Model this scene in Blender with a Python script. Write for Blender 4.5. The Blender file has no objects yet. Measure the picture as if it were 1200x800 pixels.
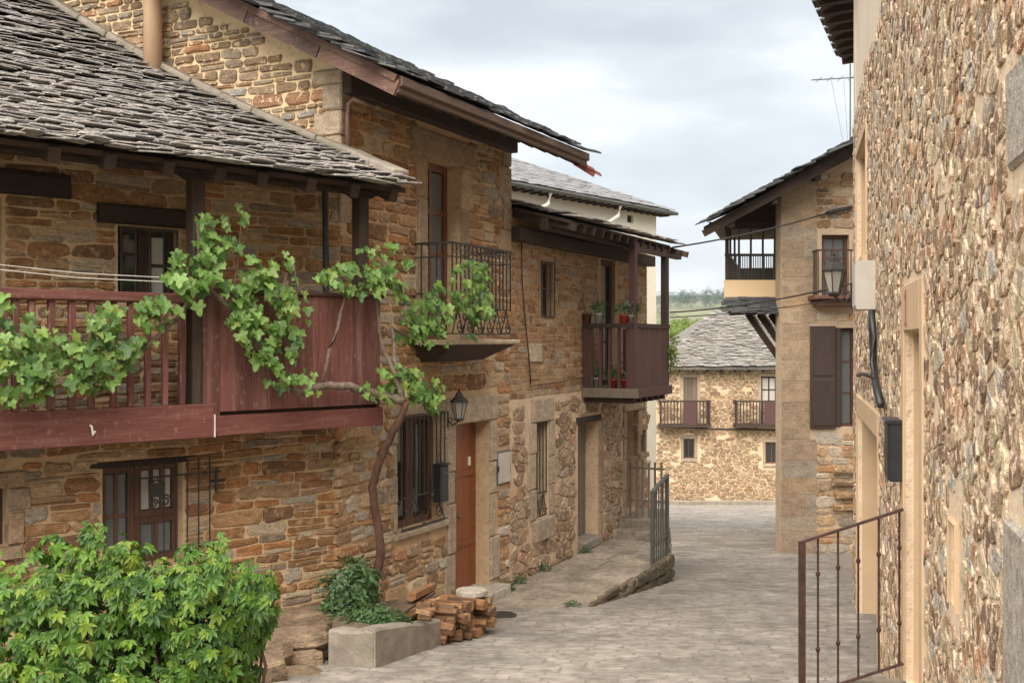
import bpy, math, random
from mathutils import Vector, Matrix, noise as mnoise
import numpy as np
random.seed(7)
R = random.random
def U(a, b): return a + (b - a) * random.random()

# ------------------------------------------------------------------ camera, sky, sun, exposure
EYE = 1.6
FPX = 1300.0                                   # focal length in photograph pixels (1200 wide)
SC = bpy.context.scene
COL = SC.collection
cam_d = bpy.data.cameras.new('camera'); cam = bpy.data.objects.new('camera', cam_d); COL.objects.link(cam)
cam_d.sensor_width = 36.0; cam_d.lens = 36.0 * FPX / 1200.0
cam_d.clip_start = 0.05; cam_d.clip_end = 20000
cam.location = (0, 0, EYE); cam.rotation_euler = (math.radians(90), 0, 0)
SC.camera = cam

SUN_DIR = Vector((-0.18, -0.55, 0.78)).normalized()          # towards the sun
world = bpy.data.worlds.new('World'); SC.world = world; world.use_nodes = True
wn = world.node_tree.nodes; wl_ = world.node_tree.links
bg = wn['Background']; bg.inputs['Strength'].default_value = 0.10
sky = wn.new('ShaderNodeTexSky'); sky.sky_type = 'NISHITA'; sky.sun_disc = False
sky.sun_elevation = math.asin(SUN_DIR.z); sky.sun_rotation = math.atan2(SUN_DIR.x, SUN_DIR.y)
sky.air_density = 1.2; sky.dust_density = 2.0
tc = wn.new('ShaderNodeTexCoord')
mp = wn.new('ShaderNodeMapping'); mp.inputs['Scale'].default_value = (2.6, 2.6, 8.5); mp.inputs['Location'].default_value = (1.3, 0.4, 0.2)
nz = wn.new('ShaderNodeTexNoise'); nz.inputs['Scale'].default_value = 1.5; nz.inputs['Detail'].default_value = 6; nz.inputs['Roughness'].default_value = 0.5
cr = wn.new('ShaderNodeValToRGB')
cr.color_ramp.elements[0].position = 0.33; cr.color_ramp.elements[0].color = (2.75, 2.98, 3.2, 1)
cr.color_ramp.elements[1].position = 0.60; cr.color_ramp.elements[1].color = (4.55, 4.7, 4.8, 1)
e = cr.color_ramp.elements.new(0.48); e.color = (3.45, 3.66, 3.85, 1)
mx = wn.new('ShaderNodeMix'); mx.data_type = 'RGBA'; mx.inputs['Factor'].default_value = 0.90
wl_.new(tc.outputs['Generated'], mp.inputs['Vector']); wl_.new(mp.outputs['Vector'], nz.inputs['Vector'])
wl_.new(nz.outputs['Fac'], cr.inputs['Fac'])
wl_.new(sky.outputs['Color'], mx.inputs['A']); wl_.new(cr.outputs['Color'], mx.inputs['B'])
wl_.new(mx.outputs['Result'], bg.inputs['Color'])

sd = bpy.data.lights.new('sun', 'SUN'); sun = bpy.data.objects.new('sun', sd); COL.objects.link(sun)
sd.energy = 4.0; sd.angle = math.radians(75); sd.color = (1.0, 0.93, 0.82)
sun.rotation_euler = SUN_DIR.to_track_quat('Z', 'Y').to_euler()
sun.location = (-10, -10, 20)

vs = SC.view_settings
vs.view_transform = 'Standard'; vs.look = 'None'; vs.gamma = 1.0; vs.exposure = 1.24; vs.use_curve_mapping = False
SC.cycles.max_bounces = 5; SC.cycles.diffuse_bounces = 3; SC.cycles.glossy_bounces = 2; SC.cycles.transmission_bounces = 3; SC.cycles.volume_bounces = 0
SC.cycles.use_denoising = True

# ------------------------------------------------------------------ helpers: materials
MATS = {}
def nodes(name):
    m = bpy.data.materials.new(name); m.use_nodes = True
    nt = m.node_tree; return m, nt.nodes, nt.links, nt.nodes['Principled BSDF']
def ramp(n, cols):
    r = n.new('ShaderNodeValToRGB'); el = r.color_ramp.elements; k = len(cols)
    for i in range(1, k - 1): el.new(i / (k - 1))
    for i in range(k): el[i].color = (cols[i][0], cols[i][1], cols[i][2], 1)
    r.color_ramp.interpolation = 'CONSTANT' if k > 12 else 'LINEAR'
    return r
def rndval(n, l):
    a = n.new('ShaderNodeAttribute'); a.attribute_name = 'rnd'
    o = n.new('ShaderNodeObjectInfo')
    s = n.new('ShaderNodeMath'); s.operation = 'ADD'
    f = n.new('ShaderNodeMath'); f.operation = 'FRACT'
    l.new(a.outputs['Fac'], s.inputs[0]); l.new(o.outputs['Random'], s.inputs[1]); l.new(s.outputs[0], f.inputs[0])
    return f.outputs[0]
def posnoise(n, l, scale, detail=5, rough=0.6, sc=(1, 1, 1), dist=0.0):
    detail = min(detail, 3)
    g = n.new('ShaderNodeNewGeometry'); m = n.new('ShaderNodeMapping'); m.inputs['Scale'].default_value = sc
    z = n.new('ShaderNodeTexNoise'); z.inputs['Scale'].default_value = scale; z.inputs['Detail'].default_value = detail
    z.inputs['Roughness'].default_value = rough; z.inputs['Distortion'].default_value = dist
    l.new(g.outputs['Position'], m.inputs['Vector']); l.new(m.outputs['Vector'], z.inputs['Vector'])
    return z.outputs['Fac']
def mixc(n, l, fac, a, b, mode='MIX'):
    x = n.new('ShaderNodeMix'); x.data_type = 'RGBA'; x.blend_type = mode
    for s, k in ((fac, 'Factor'), (a, 'A'), (b, 'B')):
        if isinstance(s, (int, float)): x.inputs[k].default_value = s
        elif isinstance(s, tuple): x.inputs[k].default_value = (s[0], s[1], s[2], 1)
        else: l.new(s, x.inputs[k])
    return x.outputs['Result']
def remap(n, l, v, a, b, c=0.0, d=1.0):
    r = n.new('ShaderNodeMapRange'); r.inputs[1].default_value = a; r.inputs[2].default_value = b
    r.inputs[3].default_value = c; r.inputs[4].default_value = d; l.new(v, r.inputs[0]); return r.outputs[0]
def bump(n, l, b, h, strength, dist=0.02):
    x = n.new('ShaderNodeBump'); x.inputs['Strength'].default_value = strength; x.inputs['Distance'].default_value = dist
    l.new(h, x.inputs['Height']); l.new(x.outputs['Normal'], b.inputs['Normal'])
def mat_stone(name, cols, nscale=9, bs=0.6, dark=(0.62, 1.25), smear=None, rough=0.9, gain=1.0, sm=(0.53, 0.62, 0.85), strat=3.0):
    cols = [tuple(min(.8, x * gain) for x in c) for c in cols]
    m, n, l, b = nodes(name)
    r = ramp(n, cols); l.new(rndval(n, l), r.inputs['Fac'])
    z = posnoise(n, l, nscale, 3, 0.7, (1, 1, strat))
    c = mixc(n, l, 1.0, r.outputs['Color'], remap(n, l, z, 0.3, 0.72, dark[0], dark[1]), 'MULTIPLY')
    z3 = posnoise(n, l, nscale * 5.5, 2, 0.7, (1, 1, strat * .6))
    c = mixc(n, l, 1.0, c, remap(n, l, z3, 0.3, 0.7, 0.72, 1.25), 'MULTIPLY')
    if smear:
        z4 = posnoise(n, l, 13, 3, 0.65)
        c = mixc(n, l, remap(n, l, z4, sm[0], sm[1], 0, sm[2]), c, smear)
    l.new(c, b.inputs['Base Color']); b.inputs['Roughness'].default_value = rough; b.inputs['Specular IOR Level'].default_value = 0.25
    bump(n, l, b, z3, bs, 0.02)
    return m
def mat_plain(name, c1, c2, scale=6, sc=(1, 1, 1), rough=0.8, bs=0.2, bscale=None, metal=0.0, bd=0.01, lo=0.35, hi=0.68, c3=None, speck=None):
    m, n, l, b = nodes(name)
    z = posnoise(n, l, scale, 6, 0.62, sc)
    f = remap(n, l, z, lo, hi)
    c = mixc(n, l, f, c1, c2)
    if c3:
        z4 = posnoise(n, l, 1.3, 5, 0.65)
        c = mixc(n, l, remap(n, l, z4, 0.52, 0.7, 0, 0.8), c, c3)
    l.new(c, b.inputs['Base Color']); b.inputs['Roughness'].default_value = rough; b.inputs['Metallic'].default_value = metal
    if speck:
        z5 = posnoise(n, l, 24, 3, 0.7)
        c = mixc(n, l, remap(n, l, z5, 0.56, 0.66, 0, .75), c, speck); l.new(c, b.inputs['Base Color'])
    z2 = posnoise(n, l, bscale or scale * 4, 5, 0.65, sc)
    bump(n, l, b, z2, bs, bd)
    return m
def mat_wood(name, c1, c2, axis='z', rough=0.75, bs=0.35, vary=0.35, wear=None):
    m, n, l, b = nodes(name)
    sc = {'z': (14, 14, 1.2), 'h': (2.0, 2.0, 22)}[axis]
    z = posnoise(n, l, 3.0, 7, 0.65, sc, 0.4)
    c = mixc(n, l, remap(n, l, z, 0.3, 0.7), c1, c2)
    rv = n.new('ShaderNodeMath'); rv.operation = 'MULTIPLY_ADD'; rv.inputs[1].default_value = vary * 2; rv.inputs[2].default_value = 1 - vary
    l.new(rndval(n, l), rv.inputs[0])
    c = mixc(n, l, 1.0, c, rv.outputs[0], 'MULTIPLY')
    if wear:
        z6 = posnoise(n, l, 2.2, 3, 0.7, tuple(q * .35 for q in sc))
        c = mixc(n, l, remap(n, l, z6, 0.5, 0.68, 0, wear[3]), c, wear[:3])
        z7 = posnoise(n, l, 30, 2, 0.6, (1, 1, .5))
        c = mixc(n, l, remap(n, l, z7, 0.62, 0.69, 0, .5), c, (.27, .16, .13))
    l.new(c, b.inputs['Base Color']); b.inputs['Roughness'].default_value = rough
    bump(n, l, b, z, bs, 0.01)
    return m
def mat_leaf(name, cols, trans=0.35):
    m, n, l, b = nodes(name)
    r = ramp(n, cols); l.new(rndval(n, l), r.inputs['Fac'])
    z = posnoise(n, l, 25, 3, 0.5)
    c = mixc(n, l, 1.0, r.outputs['Color'], remap(n, l, z, 0.3, 0.7, 0.75, 1.2), 'MULTIPLY')
    l.new(c, b.inputs['Base Color']); b.inputs['Roughness'].default_value = 0.5
    t = n.new('ShaderNodeBsdfTranslucent')
    c2 = mixc(n, l, 1.0, c, (1.35, 1.35, 0.5), 'MULTIPLY'); l.new(c2, t.inputs['Color'])
    ms = n.new('ShaderNodeMixShader'); ms.inputs['Fac'].default_value = trans
    l.new(b.outputs[0], ms.inputs[1]); l.new(t.outputs[0], ms.inputs[2])
    l.new(ms.outputs[0], n['Material Output'].inputs['Surface'])
    return m

M = MATS
TAN = [(0.40, 0.33, 0.25), (0.24, 0.195, 0.15), (0.43, 0.32, 0.21), (0.33, 0.285, 0.235), (0.312, 0.194, 0.104), (0.224, 0.131, 0.068), (0.374, 0.247, 0.140), (0.260, 0.165, 0.095), (0.177, 0.112, 0.068), (0.354, 0.184, 0.090), (0.302, 0.218, 0.144), (0.250, 0.150, 0.077), (0.406, 0.281, 0.171)]
BROWN = [(0.35, 0.28, 0.20), (0.20, 0.155, 0.115), (0.38, 0.275, 0.17), (0.28, 0.24, 0.195), (0.274, 0.150, 0.072), (0.213, 0.110, 0.052), (0.336, 0.200, 0.104), (0.241, 0.130, 0.061), (0.168, 0.095, 0.052), (0.319, 0.150, 0.065), (0.269, 0.175, 0.104), (0.224, 0.120, 0.056), (0.347, 0.220, 0.122)]
GAB = [(0.34, 0.235, 0.135), (0.24, 0.16, 0.10), (0.29, 0.20, 0.125), (0.38, 0.29, 0.20), (0.21, 0.15, 0.105), (0.40, 0.20, 0.10), (0.33, 0.27, 0.20), (0.27, 0.17, 0.095), (0.36, 0.33, 0.29), (0.23, 0.165, 0.115)]
RIGHT = [(0.33, 0.30, 0.26), (0.20, 0.13, 0.08), (0.38, 0.31, 0.20), (0.30, 0.205, 0.125), (0.22, 0.145, 0.09), (0.36, 0.26, 0.165), (0.27, 0.185, 0.115), (0.18, 0.12, 0.085), (0.34, 0.19, 0.115), (0.29, 0.235, 0.175), (0.26, 0.165, 0.10), (0.38, 0.29, 0.20), (0.24, 0.215, 0.175)]
M['st_tan'] = mat_stone('stone tan', TAN, 9, 0.9, gain=1.42, smear=(0.60, 0.44, 0.29), sm=(.56, .64, .8))
PINK = [(0.40, 0.275, 0.175), (0.30, 0.195, 0.12), (0.47, 0.335, 0.225), (0.34, 0.235, 0.155), (0.23, 0.155, 0.105), (0.45, 0.265, 0.155), (0.39, 0.31, 0.235), (0.33, 0.21, 0.125), (0.52, 0.40, 0.28)]
M['st_pink'] = mat_stone('stone pink tan', PINK, 9, 0.9, smear=(0.64, 0.48, 0.33), sm=(.55, .63, .85))
M['st_render'] = mat_stone('half rendered stone', BROWN, 9, 0.9, gain=1.2, smear=(0.37, 0.235, 0.13), sm=(.46, .58, .9))
M['st_brown'] = mat_stone('stone brown', BROWN, 9, 0.9, gain=1.42, smear=(0.52, 0.345, 0.195), sm=(.57, .65, .7))
M['st_gable'] = mat_stone('stone gable', GAB, 9, 0.9, gain=1.1, smear=(0.72, 0.55, 0.35), sm=(.57, .64, .85))
M['st_right'] = mat_stone('stone right', RIGHT, 11, 0.9, gain=1.36, smear=(0.76, 0.585, 0.42), sm=(.51, .57, .95), strat=1.3)
M['st_far'] = mat_stone('stone far', [(0.33, 0.23, 0.14), (0.25, 0.165, 0.10), (0.40, 0.29, 0.185), (0.29, 0.20, 0.125), (0.21, 0.14, 0.09), (0.36, 0.21, 0.12)], 5, gain=1.1, smear=(0.55, 0.42, 0.28))
M['ashlar'] = mat_stone('granite ashlar', [(0.36, 0.28, 0.20), (0.31, 0.245, 0.185), (0.40, 0.315, 0.23), (0.335, 0.255, 0.175)], 8, 0.5, (0.7, 1.2), gain=1.12, strat=1.5)
M['ashlar_brown'] = mat_stone('brown ashlar', [(0.36, 0.26, 0.17), (0.29, 0.215, 0.15), (0.42, 0.305, 0.20), (0.31, 0.255, 0.20), (0.38, 0.26, 0.16), (0.33, 0.24, 0.165)], 7, 0.5, (0.7, 1.2), strat=1.5)
M['ashlar_grey'] = mat_stone('grey granite', [(0.46, 0.41, 0.35), (0.42, 0.37, 0.315), (0.49, 0.435, 0.37)], 22, 0.6, (0.6, 1.25), smear=(.50, .40, .30), sm=(.55, .65, .6), strat=1)
M['mortar_brown'] = mat_plain('mortar brown', (0.60, 0.43, 0.265), (0.49, 0.335, 0.195), 5, bs=0.5, bscale=40, c3=(0.46, 0.30, 0.165), speck=(0.30, 0.19, 0.105))
M['mortar_c'] = mat_plain('pinkish mortar', (0.62, 0.46, 0.31), (0.50, 0.36, 0.235), 5, bs=0.6, bscale=40, c3=(0.46, 0.32, 0.20), speck=(0.30, 0.20, 0.125))
M['render_c'] = mat_plain('brown lime render', (0.42, 0.275, 0.155), (0.33, 0.205, 0.11), 3, bs=0.6, bscale=40, c3=(0.30, 0.17, 0.085), speck=(0.24, 0.15, 0.08))
M['mortar_tan'] = mat_plain('mortar tan', (0.52, 0.39, 0.265), (0.43, 0.315, 0.21), 5, bs=0.5, bscale=40, speck=(.30, .21, .14))
M['mortar_gable'] = mat_plain('mortar gable', (0.74, 0.57, 0.36), (0.66, 0.49, 0.295), 4, bs=0.5, bscale=35, speck=(0.38, 0.26, 0.15))
M['mortar_right'] = mat_plain('mortar right', (0.76, 0.59, 0.42), (0.68, 0.52, 0.36), 5, bs=0.8, bscale=30, speck=(0.46, 0.32, 0.21))
M['mortar_far'] = mat_plain('mortar far', (0.70, 0.53, 0.35), (0.58, 0.43, 0.275), 4, bs=0.4, speck=(0.34, 0.23, 0.14))
M['plaster_beige'] = mat_plain('beige plaster', (0.60, 0.425, 0.265), (0.54, 0.37, 0.22), 2.5, bs=0.2, bscale=50, c3=(0.50, 0.36, 0.23))
M['plaster_pale'] = mat_plain('pale plaster', (0.68, 0.56, 0.43), (0.62, 0.50, 0.37), 1.5, bs=0.15, bscale=40)
M['plaster_white'] = mat_plain('white render', (0.80, 0.74, 0.62), (0.75, 0.68, 0.55), 1.5, bs=0.1)
M['plaster_cream'] = mat_plain('cream render', (0.74, 0.54, 0.33), (0.70, 0.50, 0.30), 1.5, bs=0.1)
M['paint_red'] = mat_wood('burgundy painted wood', (0.095, 0.030, 0.026), (0.165, 0.060, 0.048), 'z', 0.65, 0.5, 0.28, (.21, .105, .085, .7))
M['paint_red_h'] = mat_wood('burgundy painted beam', (0.11, 0.032, 0.028), (0.175, 0.06, 0.046), 'h', 0.6, 0.4, 0.1, (.21, .10, .075, .6))
M['paint_dark'] = mat_wood('dark maroon painted wood', (0.05, 0.02, 0.018), (0.08, 0.033, 0.029), 'z', 0.6, 0.25, 0.15)
M['wood_dark'] = mat_wood('dark old timber', (0.024, 0.013, 0.009), (0.052, 0.029, 0.019), 'h', 0.8, 0.5, 0.3)
M['wood_dark_z'] = mat_wood('dark old post', (0.030, 0.018, 0.012), (0.065, 0.040, 0.026), 'z', 0.8, 0.5, 0.2)
M['wood_eave'] = mat_wood('red brown eave board', (0.075, 0.038, 0.027), (0.14, 0.072, 0.05), 'h', 0.65, 0.5, 0.4, (.20, .11, .08, .5))
M['wood_eave2'] = mat_wood('weathered eave board', (0.07, 0.043, 0.030), (0.12, 0.076, 0.052), 'h', 0.7, 0.5, 0.2, (.15, .10, .07, .4))
M['wood_door'] = mat_wood('orange brown varnished door', (0.155, 0.038, 0.012), (0.25, 0.070, 0.02), 'z', 0.35, 0.15, 0.12)
M['wood_grey'] = mat_wood('grey weathered door', (0.13, 0.10, 0.075), (0.20, 0.155, 0.115), 'z', 0.85, 0.5, 0.2)
M['wood_brown'] = mat_wood('brown window wood', (0.085, 0.036, 0.022), (0.14, 0.065, 0.04), 'z', 0.55, 0.2, 0.2)
M['wood_shutter'] = mat_wood('dark brown shutter', (0.032, 0.018, 0.015), (0.052, 0.03, 0.024), 'z', 0.6, 0.25, 0.1)
M['wood_red'] = mat_wood('red brown balcony door', (0.11, 0.035, 0.015), (0.17, 0.06, 0.026), 'z', 0.45, 0.2, 0.1)
M['wood_log'] = mat_stone('split firewood', [(0.42, 0.22, 0.10), (0.30, 0.14, 0.07), (0.50, 0.31, 0.17), (0.10, 0.06, 0.042), (0.36, 0.19, 0.10), (0.15, 0.085, 0.055)], 16, 0.8, gain=.85)
M['bark'] = mat_plain('bark', (0.06, 0.026, 0.016), (0.125, 0.062, 0.04), 14, (1, 1, 0.35), 0.9, 0.9, 40, bd=0.02)
M['vine_wood'] = mat_plain('grey vine wood', (0.10, 0.07, 0.052), (0.21, 0.155, 0.12), 18, (1, 1, 1), 0.9, 0.8, 50, bd=0.02)
M['slate'] = mat_stone('weathered slate', [(0.368, 0.337, 0.315), (0.294, 0.271, 0.250), (0.423, 0.394, 0.370), (0.258, 0.237, 0.225), (0.386, 0.347, 0.315), (0.331, 0.328, 0.330), (0.313, 0.275, 0.245)], 12, 0.8, (0.5, 1.35), rough=0.85, gain=1.08)
M['slate_mid'] = mat_stone('mid slate', [(0.234, 0.215, 0.195), (0.195, 0.179, 0.164), (0.265, 0.246, 0.226), (0.172, 0.160, 0.148), (0.242, 0.215, 0.187)], 6, 0.6, (0.6, 1.25), rough=0.85)
M['slate_dark'] = mat_stone('dark slate', [(0.075, 0.08, 0.085), (0.055, 0.058, 0.062), (0.10, 0.10, 0.10), (0.085, 0.08, 0.075)], 12, 0.5, (0.7, 1.25), rough=0.65)
M['slate_pale'] = mat_stone('pale slate', [(0.209, 0.209, 0.216), (0.187, 0.187, 0.194), (0.230, 0.230, 0.238), (0.202, 0.198, 0.198)], 12, 0.3, (0.85, 1.1), rough=0.7)
M['cement'] = mat_plain('cement', (0.29, 0.25, 0.205), (0.19, 0.16, 0.13), 7, bs=0.7, bscale=35, c3=(0.17, 0.155, 0.11), speck=(0.20, 0.17, 0.13))
M['iron'] = mat_plain('wrought iron', (0.030, 0.028, 0.027), (0.055, 0.048, 0.043), 20, rough=0.55, bs=0.1, metal=0.3)
M['iron_rust'] = mat_plain('rusty painted iron', (0.055, 0.024, 0.02), (0.085, 0.042, 0.032), 18, rough=0.6, bs=0.15, metal=0.2)
M['iron_grey'] = mat_plain('grey painted iron', (0.085, 0.085, 0.08), (0.13, 0.125, 0.115), 18, rough=0.6, bs=0.15, metal=0.2)
M['copper'] = mat_plain('brown metal gutter', (0.14, 0.075, 0.05), (0.20, 0.115, 0.08), 5, rough=0.5, bs=0.1, metal=0.3)
M['black_plastic'] = mat_plain('black plastic', (0.016, 0.017, 0.02), (0.024, 0.025, 0.028), 9, rough=0.45, bs=0.05)
M['grey_plastic'] = mat_plain('pale grey plastic', (0.50, 0.46, 0.41), (0.44, 0.40, 0.35), 6, rough=0.6, bs=0.05)
M['white_paint'] = mat_plain('white paint', (0.78, 0.76, 0.71), (0.70, 0.67, 0.61), 6, rough=0.6, bs=0.05)
M['curtain'] = mat_plain('pale curtain', (0.55, 0.52, 0.48), (0.42, 0.40, 0.37), 8, (1, 1, 0.2), 0.8, 0.1)
M['stove_pipe'] = mat_plain('beige stove pipe', (0.50, 0.335, 0.215), (0.43, 0.27, 0.165), 5, (1, 1, 0.4), rough=0.6, bs=0.15)
M['red_tile'] = mat_plain('red clay', (0.33, 0.075, 0.06), (0.42, 0.13, 0.09), 8, rough=0.75, bs=0.3)
M['red_pot'] = mat_plain('red plastic pot', (0.40, 0.045, 0.04), (0.33, 0.035, 0.03), 6, rough=0.5, bs=0.05)
M['grey_pot'] = mat_plain('grey pot', (0.33, 0.31, 0.28), (0.25, 0.235, 0.21), 6, rough=0.8, bs=0.2)
M['soil'] = mat_plain('soil', (0.09, 0.06, 0.04), (0.17, 0.12, 0.08), 15, rough=1, bs=0.8)
M['red_paint'] = mat_plain('red numeral paint', (0.42, 0.10, 0.07), (0.36, 0.08, 0.06), 9, rough=0.6, bs=0.05)
M['leaf_grape'] = mat_leaf('grape leaf', [(0.120, 0.230, 0.043), (0.064, 0.143, 0.028), (0.184, 0.322, 0.067), (0.096, 0.193, 0.038), (0.248, 0.396, 0.114), (0.144, 0.267, 0.052), (0.044, 0.106, 0.024), (0.272, 0.368, 0.085), (0.112, 0.221, 0.048)], 0.4)
M['leaf_creeper'] = mat_leaf('creeper leaf', [(0.053, 0.133, 0.011), (0.022, 0.065, 0.007), (0.088, 0.190, 0.013), (0.035, 0.095, 0.008), (0.132, 0.237, 0.018), (0.026, 0.076, 0.008), (0.066, 0.157, 0.012), (0.194, 0.266, 0.024), (0.044, 0.114, 0.010)], 0.3)
M['leaf_shrub'] = mat_leaf('shrub leaf', [(0.065, 0.130, 0.046), (0.046, 0.098, 0.039), (0.098, 0.169, 0.058), (0.078, 0.150, 0.058)], 0.25)
M['leaf_far'] = mat_leaf('far leaf', [(0.05, 0.09, 0.03), (0.035, 0.07, 0.025), (0.07, 0.11, 0.035), (0.055, 0.095, 0.04)], 0.2)
M['leaf_bright'] = mat_leaf('bright leaf', [(0.17, 0.24, 0.04), (0.13, 0.20, 0.035), (0.21, 0.27, 0.05), (0.15, 0.19, 0.04)], 0.3)
M['petal'] = mat_plain('pink petals', (0.65, 0.10, 0.14), (0.55, 0.06, 0.09), 20, rough=0.6, bs=0)
def _glass(name, col, rough=0.06):
    m, n, l, b = nodes(name); b.inputs['Base Color'].default_value = (*col, 1); b.inputs['Roughness'].default_value = rough
    b.inputs['Specular IOR Level'].default_value = 0.6
    z = posnoise(n, l, 3, 2, 0.5); bump(n, l, b, z, 0.05, 0.01); return m
M['glass_dark'] = _glass('dark window glass', (0.02, 0.022, 0.024))
M['glass_grey'] = _glass('grey window glass', (0.12, 0.13, 0.135), 0.1)
def _lampglass():
    m, n, l, b = nodes('lantern glass'); b.inputs['Base Color'].default_value = (0.55, 0.53, 0.48, 1); b.inputs['Roughness'].default_value = 0.2
    b.inputs['Transmission Weight'].default_value = 0.5; b.inputs['IOR'].default_value = 1.2; return m
M['lamp_glass'] = _lampglass()
def _road():
    m, n, l, b = nodes('paving joints')
    z = posnoise(n, l, 2.5, 6, 0.65); c = mixc(n, l, remap(n, l, z, 0.35, 0.7), (0.18, 0.155, 0.13), (0.235, 0.205, 0.175))
    g = n.new('ShaderNodeNewGeometry'); mp_ = n.new('ShaderNodeMapping'); mp_.inputs['Scale'].default_value = (1, 1, 1); mp_.inputs['Rotation'].default_value = (0, 0, 0.35)
    br = n.new('ShaderNodeTexBrick'); br.inputs['Scale'].default_value = 2.6; br.inputs['Mortar Size'].default_value = 0.015
    br.inputs['Color1'].default_value = (0.36, 0.325, 0.285, 1); br.inputs['Color2'].default_value = (0.44, 0.40, 0.355, 1); br.inputs['Mortar'].default_value = (0.30, 0.265, 0.225, 1)
    l.new(g.outputs['Position'], mp_.inputs['Vector']); l.new(mp_.outputs['Vector'], br.inputs['Vector'])
    sx = n.new('ShaderNodeSeparateXYZ'); l.new(g.outputs['Position'], sx.inputs[0])
    f = remap(n, l, sx.outputs['Y'], 22.0, 24.5)
    c = mixc(n, l, f, c, br.outputs['Color'])
    l.new(c, b.inputs['Base Color']); b.inputs['Roughness'].default_value = 0.9
    bump(n, l, b, posnoise(n, l, 30, 5, 0.7), 0.5, 0.02); return m
M['road'] = _road()
M['sett'] = mat_stone('paving sett', [(0.37, 0.325, 0.28), (0.34, 0.305, 0.27), (0.40, 0.355, 0.31), (0.36, 0.32, 0.275), (0.325, 0.295, 0.265), (0.38, 0.35, 0.315)], 1.1, 0.8, (0.62, 1.2), strat=1, gain=.76)
M['slab'] = mat_stone('walk slab', [(0.31, 0.26, 0.205), (0.27, 0.225, 0.175), (0.34, 0.285, 0.225)], 2.5, 0.8, (0.6, 1.25), strat=1)
M['ledge_dark'] = mat_stone('mossy kerb stone', [(0.15, 0.115, 0.075), (0.115, 0.09, 0.06), (0.19, 0.145, 0.095)], 6, 0.9, (0.55, 1.3))
M['ledge'] = mat_stone('ledge rock', [(0.25, 0.175, 0.115), (0.19, 0.135, 0.09), (0.30, 0.215, 0.145)], 6, 1.0, (0.45, 1.3), strat=5)

# ------------------------------------------------------------------ helpers: objects
WL = {}
def empty(name, loc, label, cat, group=None):
    o = bpy.data.objects.new(name, None); COL.objects.link(o); o.empty_display_size = 0.2
    o.location = loc; WL[o.name] = Vector(loc)
    o['label'] = label; o['category'] = cat
    if group: o['group'] = group
    return o
def tag(o, label=None, cat=None, group=None, kind=None):
    if label: o['label'] = label
    if cat: o['category'] = cat
    if group: o['group'] = group
    if kind: o['kind'] = kind
    return o
def link_mesh(name, me, parent=None, loc=(0, 0, 0)):
    o = bpy.data.objects.new(name, me); COL.objects.link(o)
    loc = Vector(loc); WL[o.name] = loc
    if parent is not None:
        o.parent = parent; o.location = loc - WL[parent.name]
    else: o.location = loc
    return o
def make_mesh(name, V, Fc, mat, smooth=False, rnd=None):
    me = bpy.data.meshes.new(name); me.from_pydata(V, [], Fc)
    me.materials.append(mat if not isinstance(mat, str) else M[mat])
    if smooth: me.polygons.foreach_set('use_smooth', [True] * len(me.polygons))
    if rnd is not None:
        a = me.attributes.new('rnd', 'FLOAT', 'FACE'); a.data.foreach_set('value', rnd)
    me.update(); return me

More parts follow.
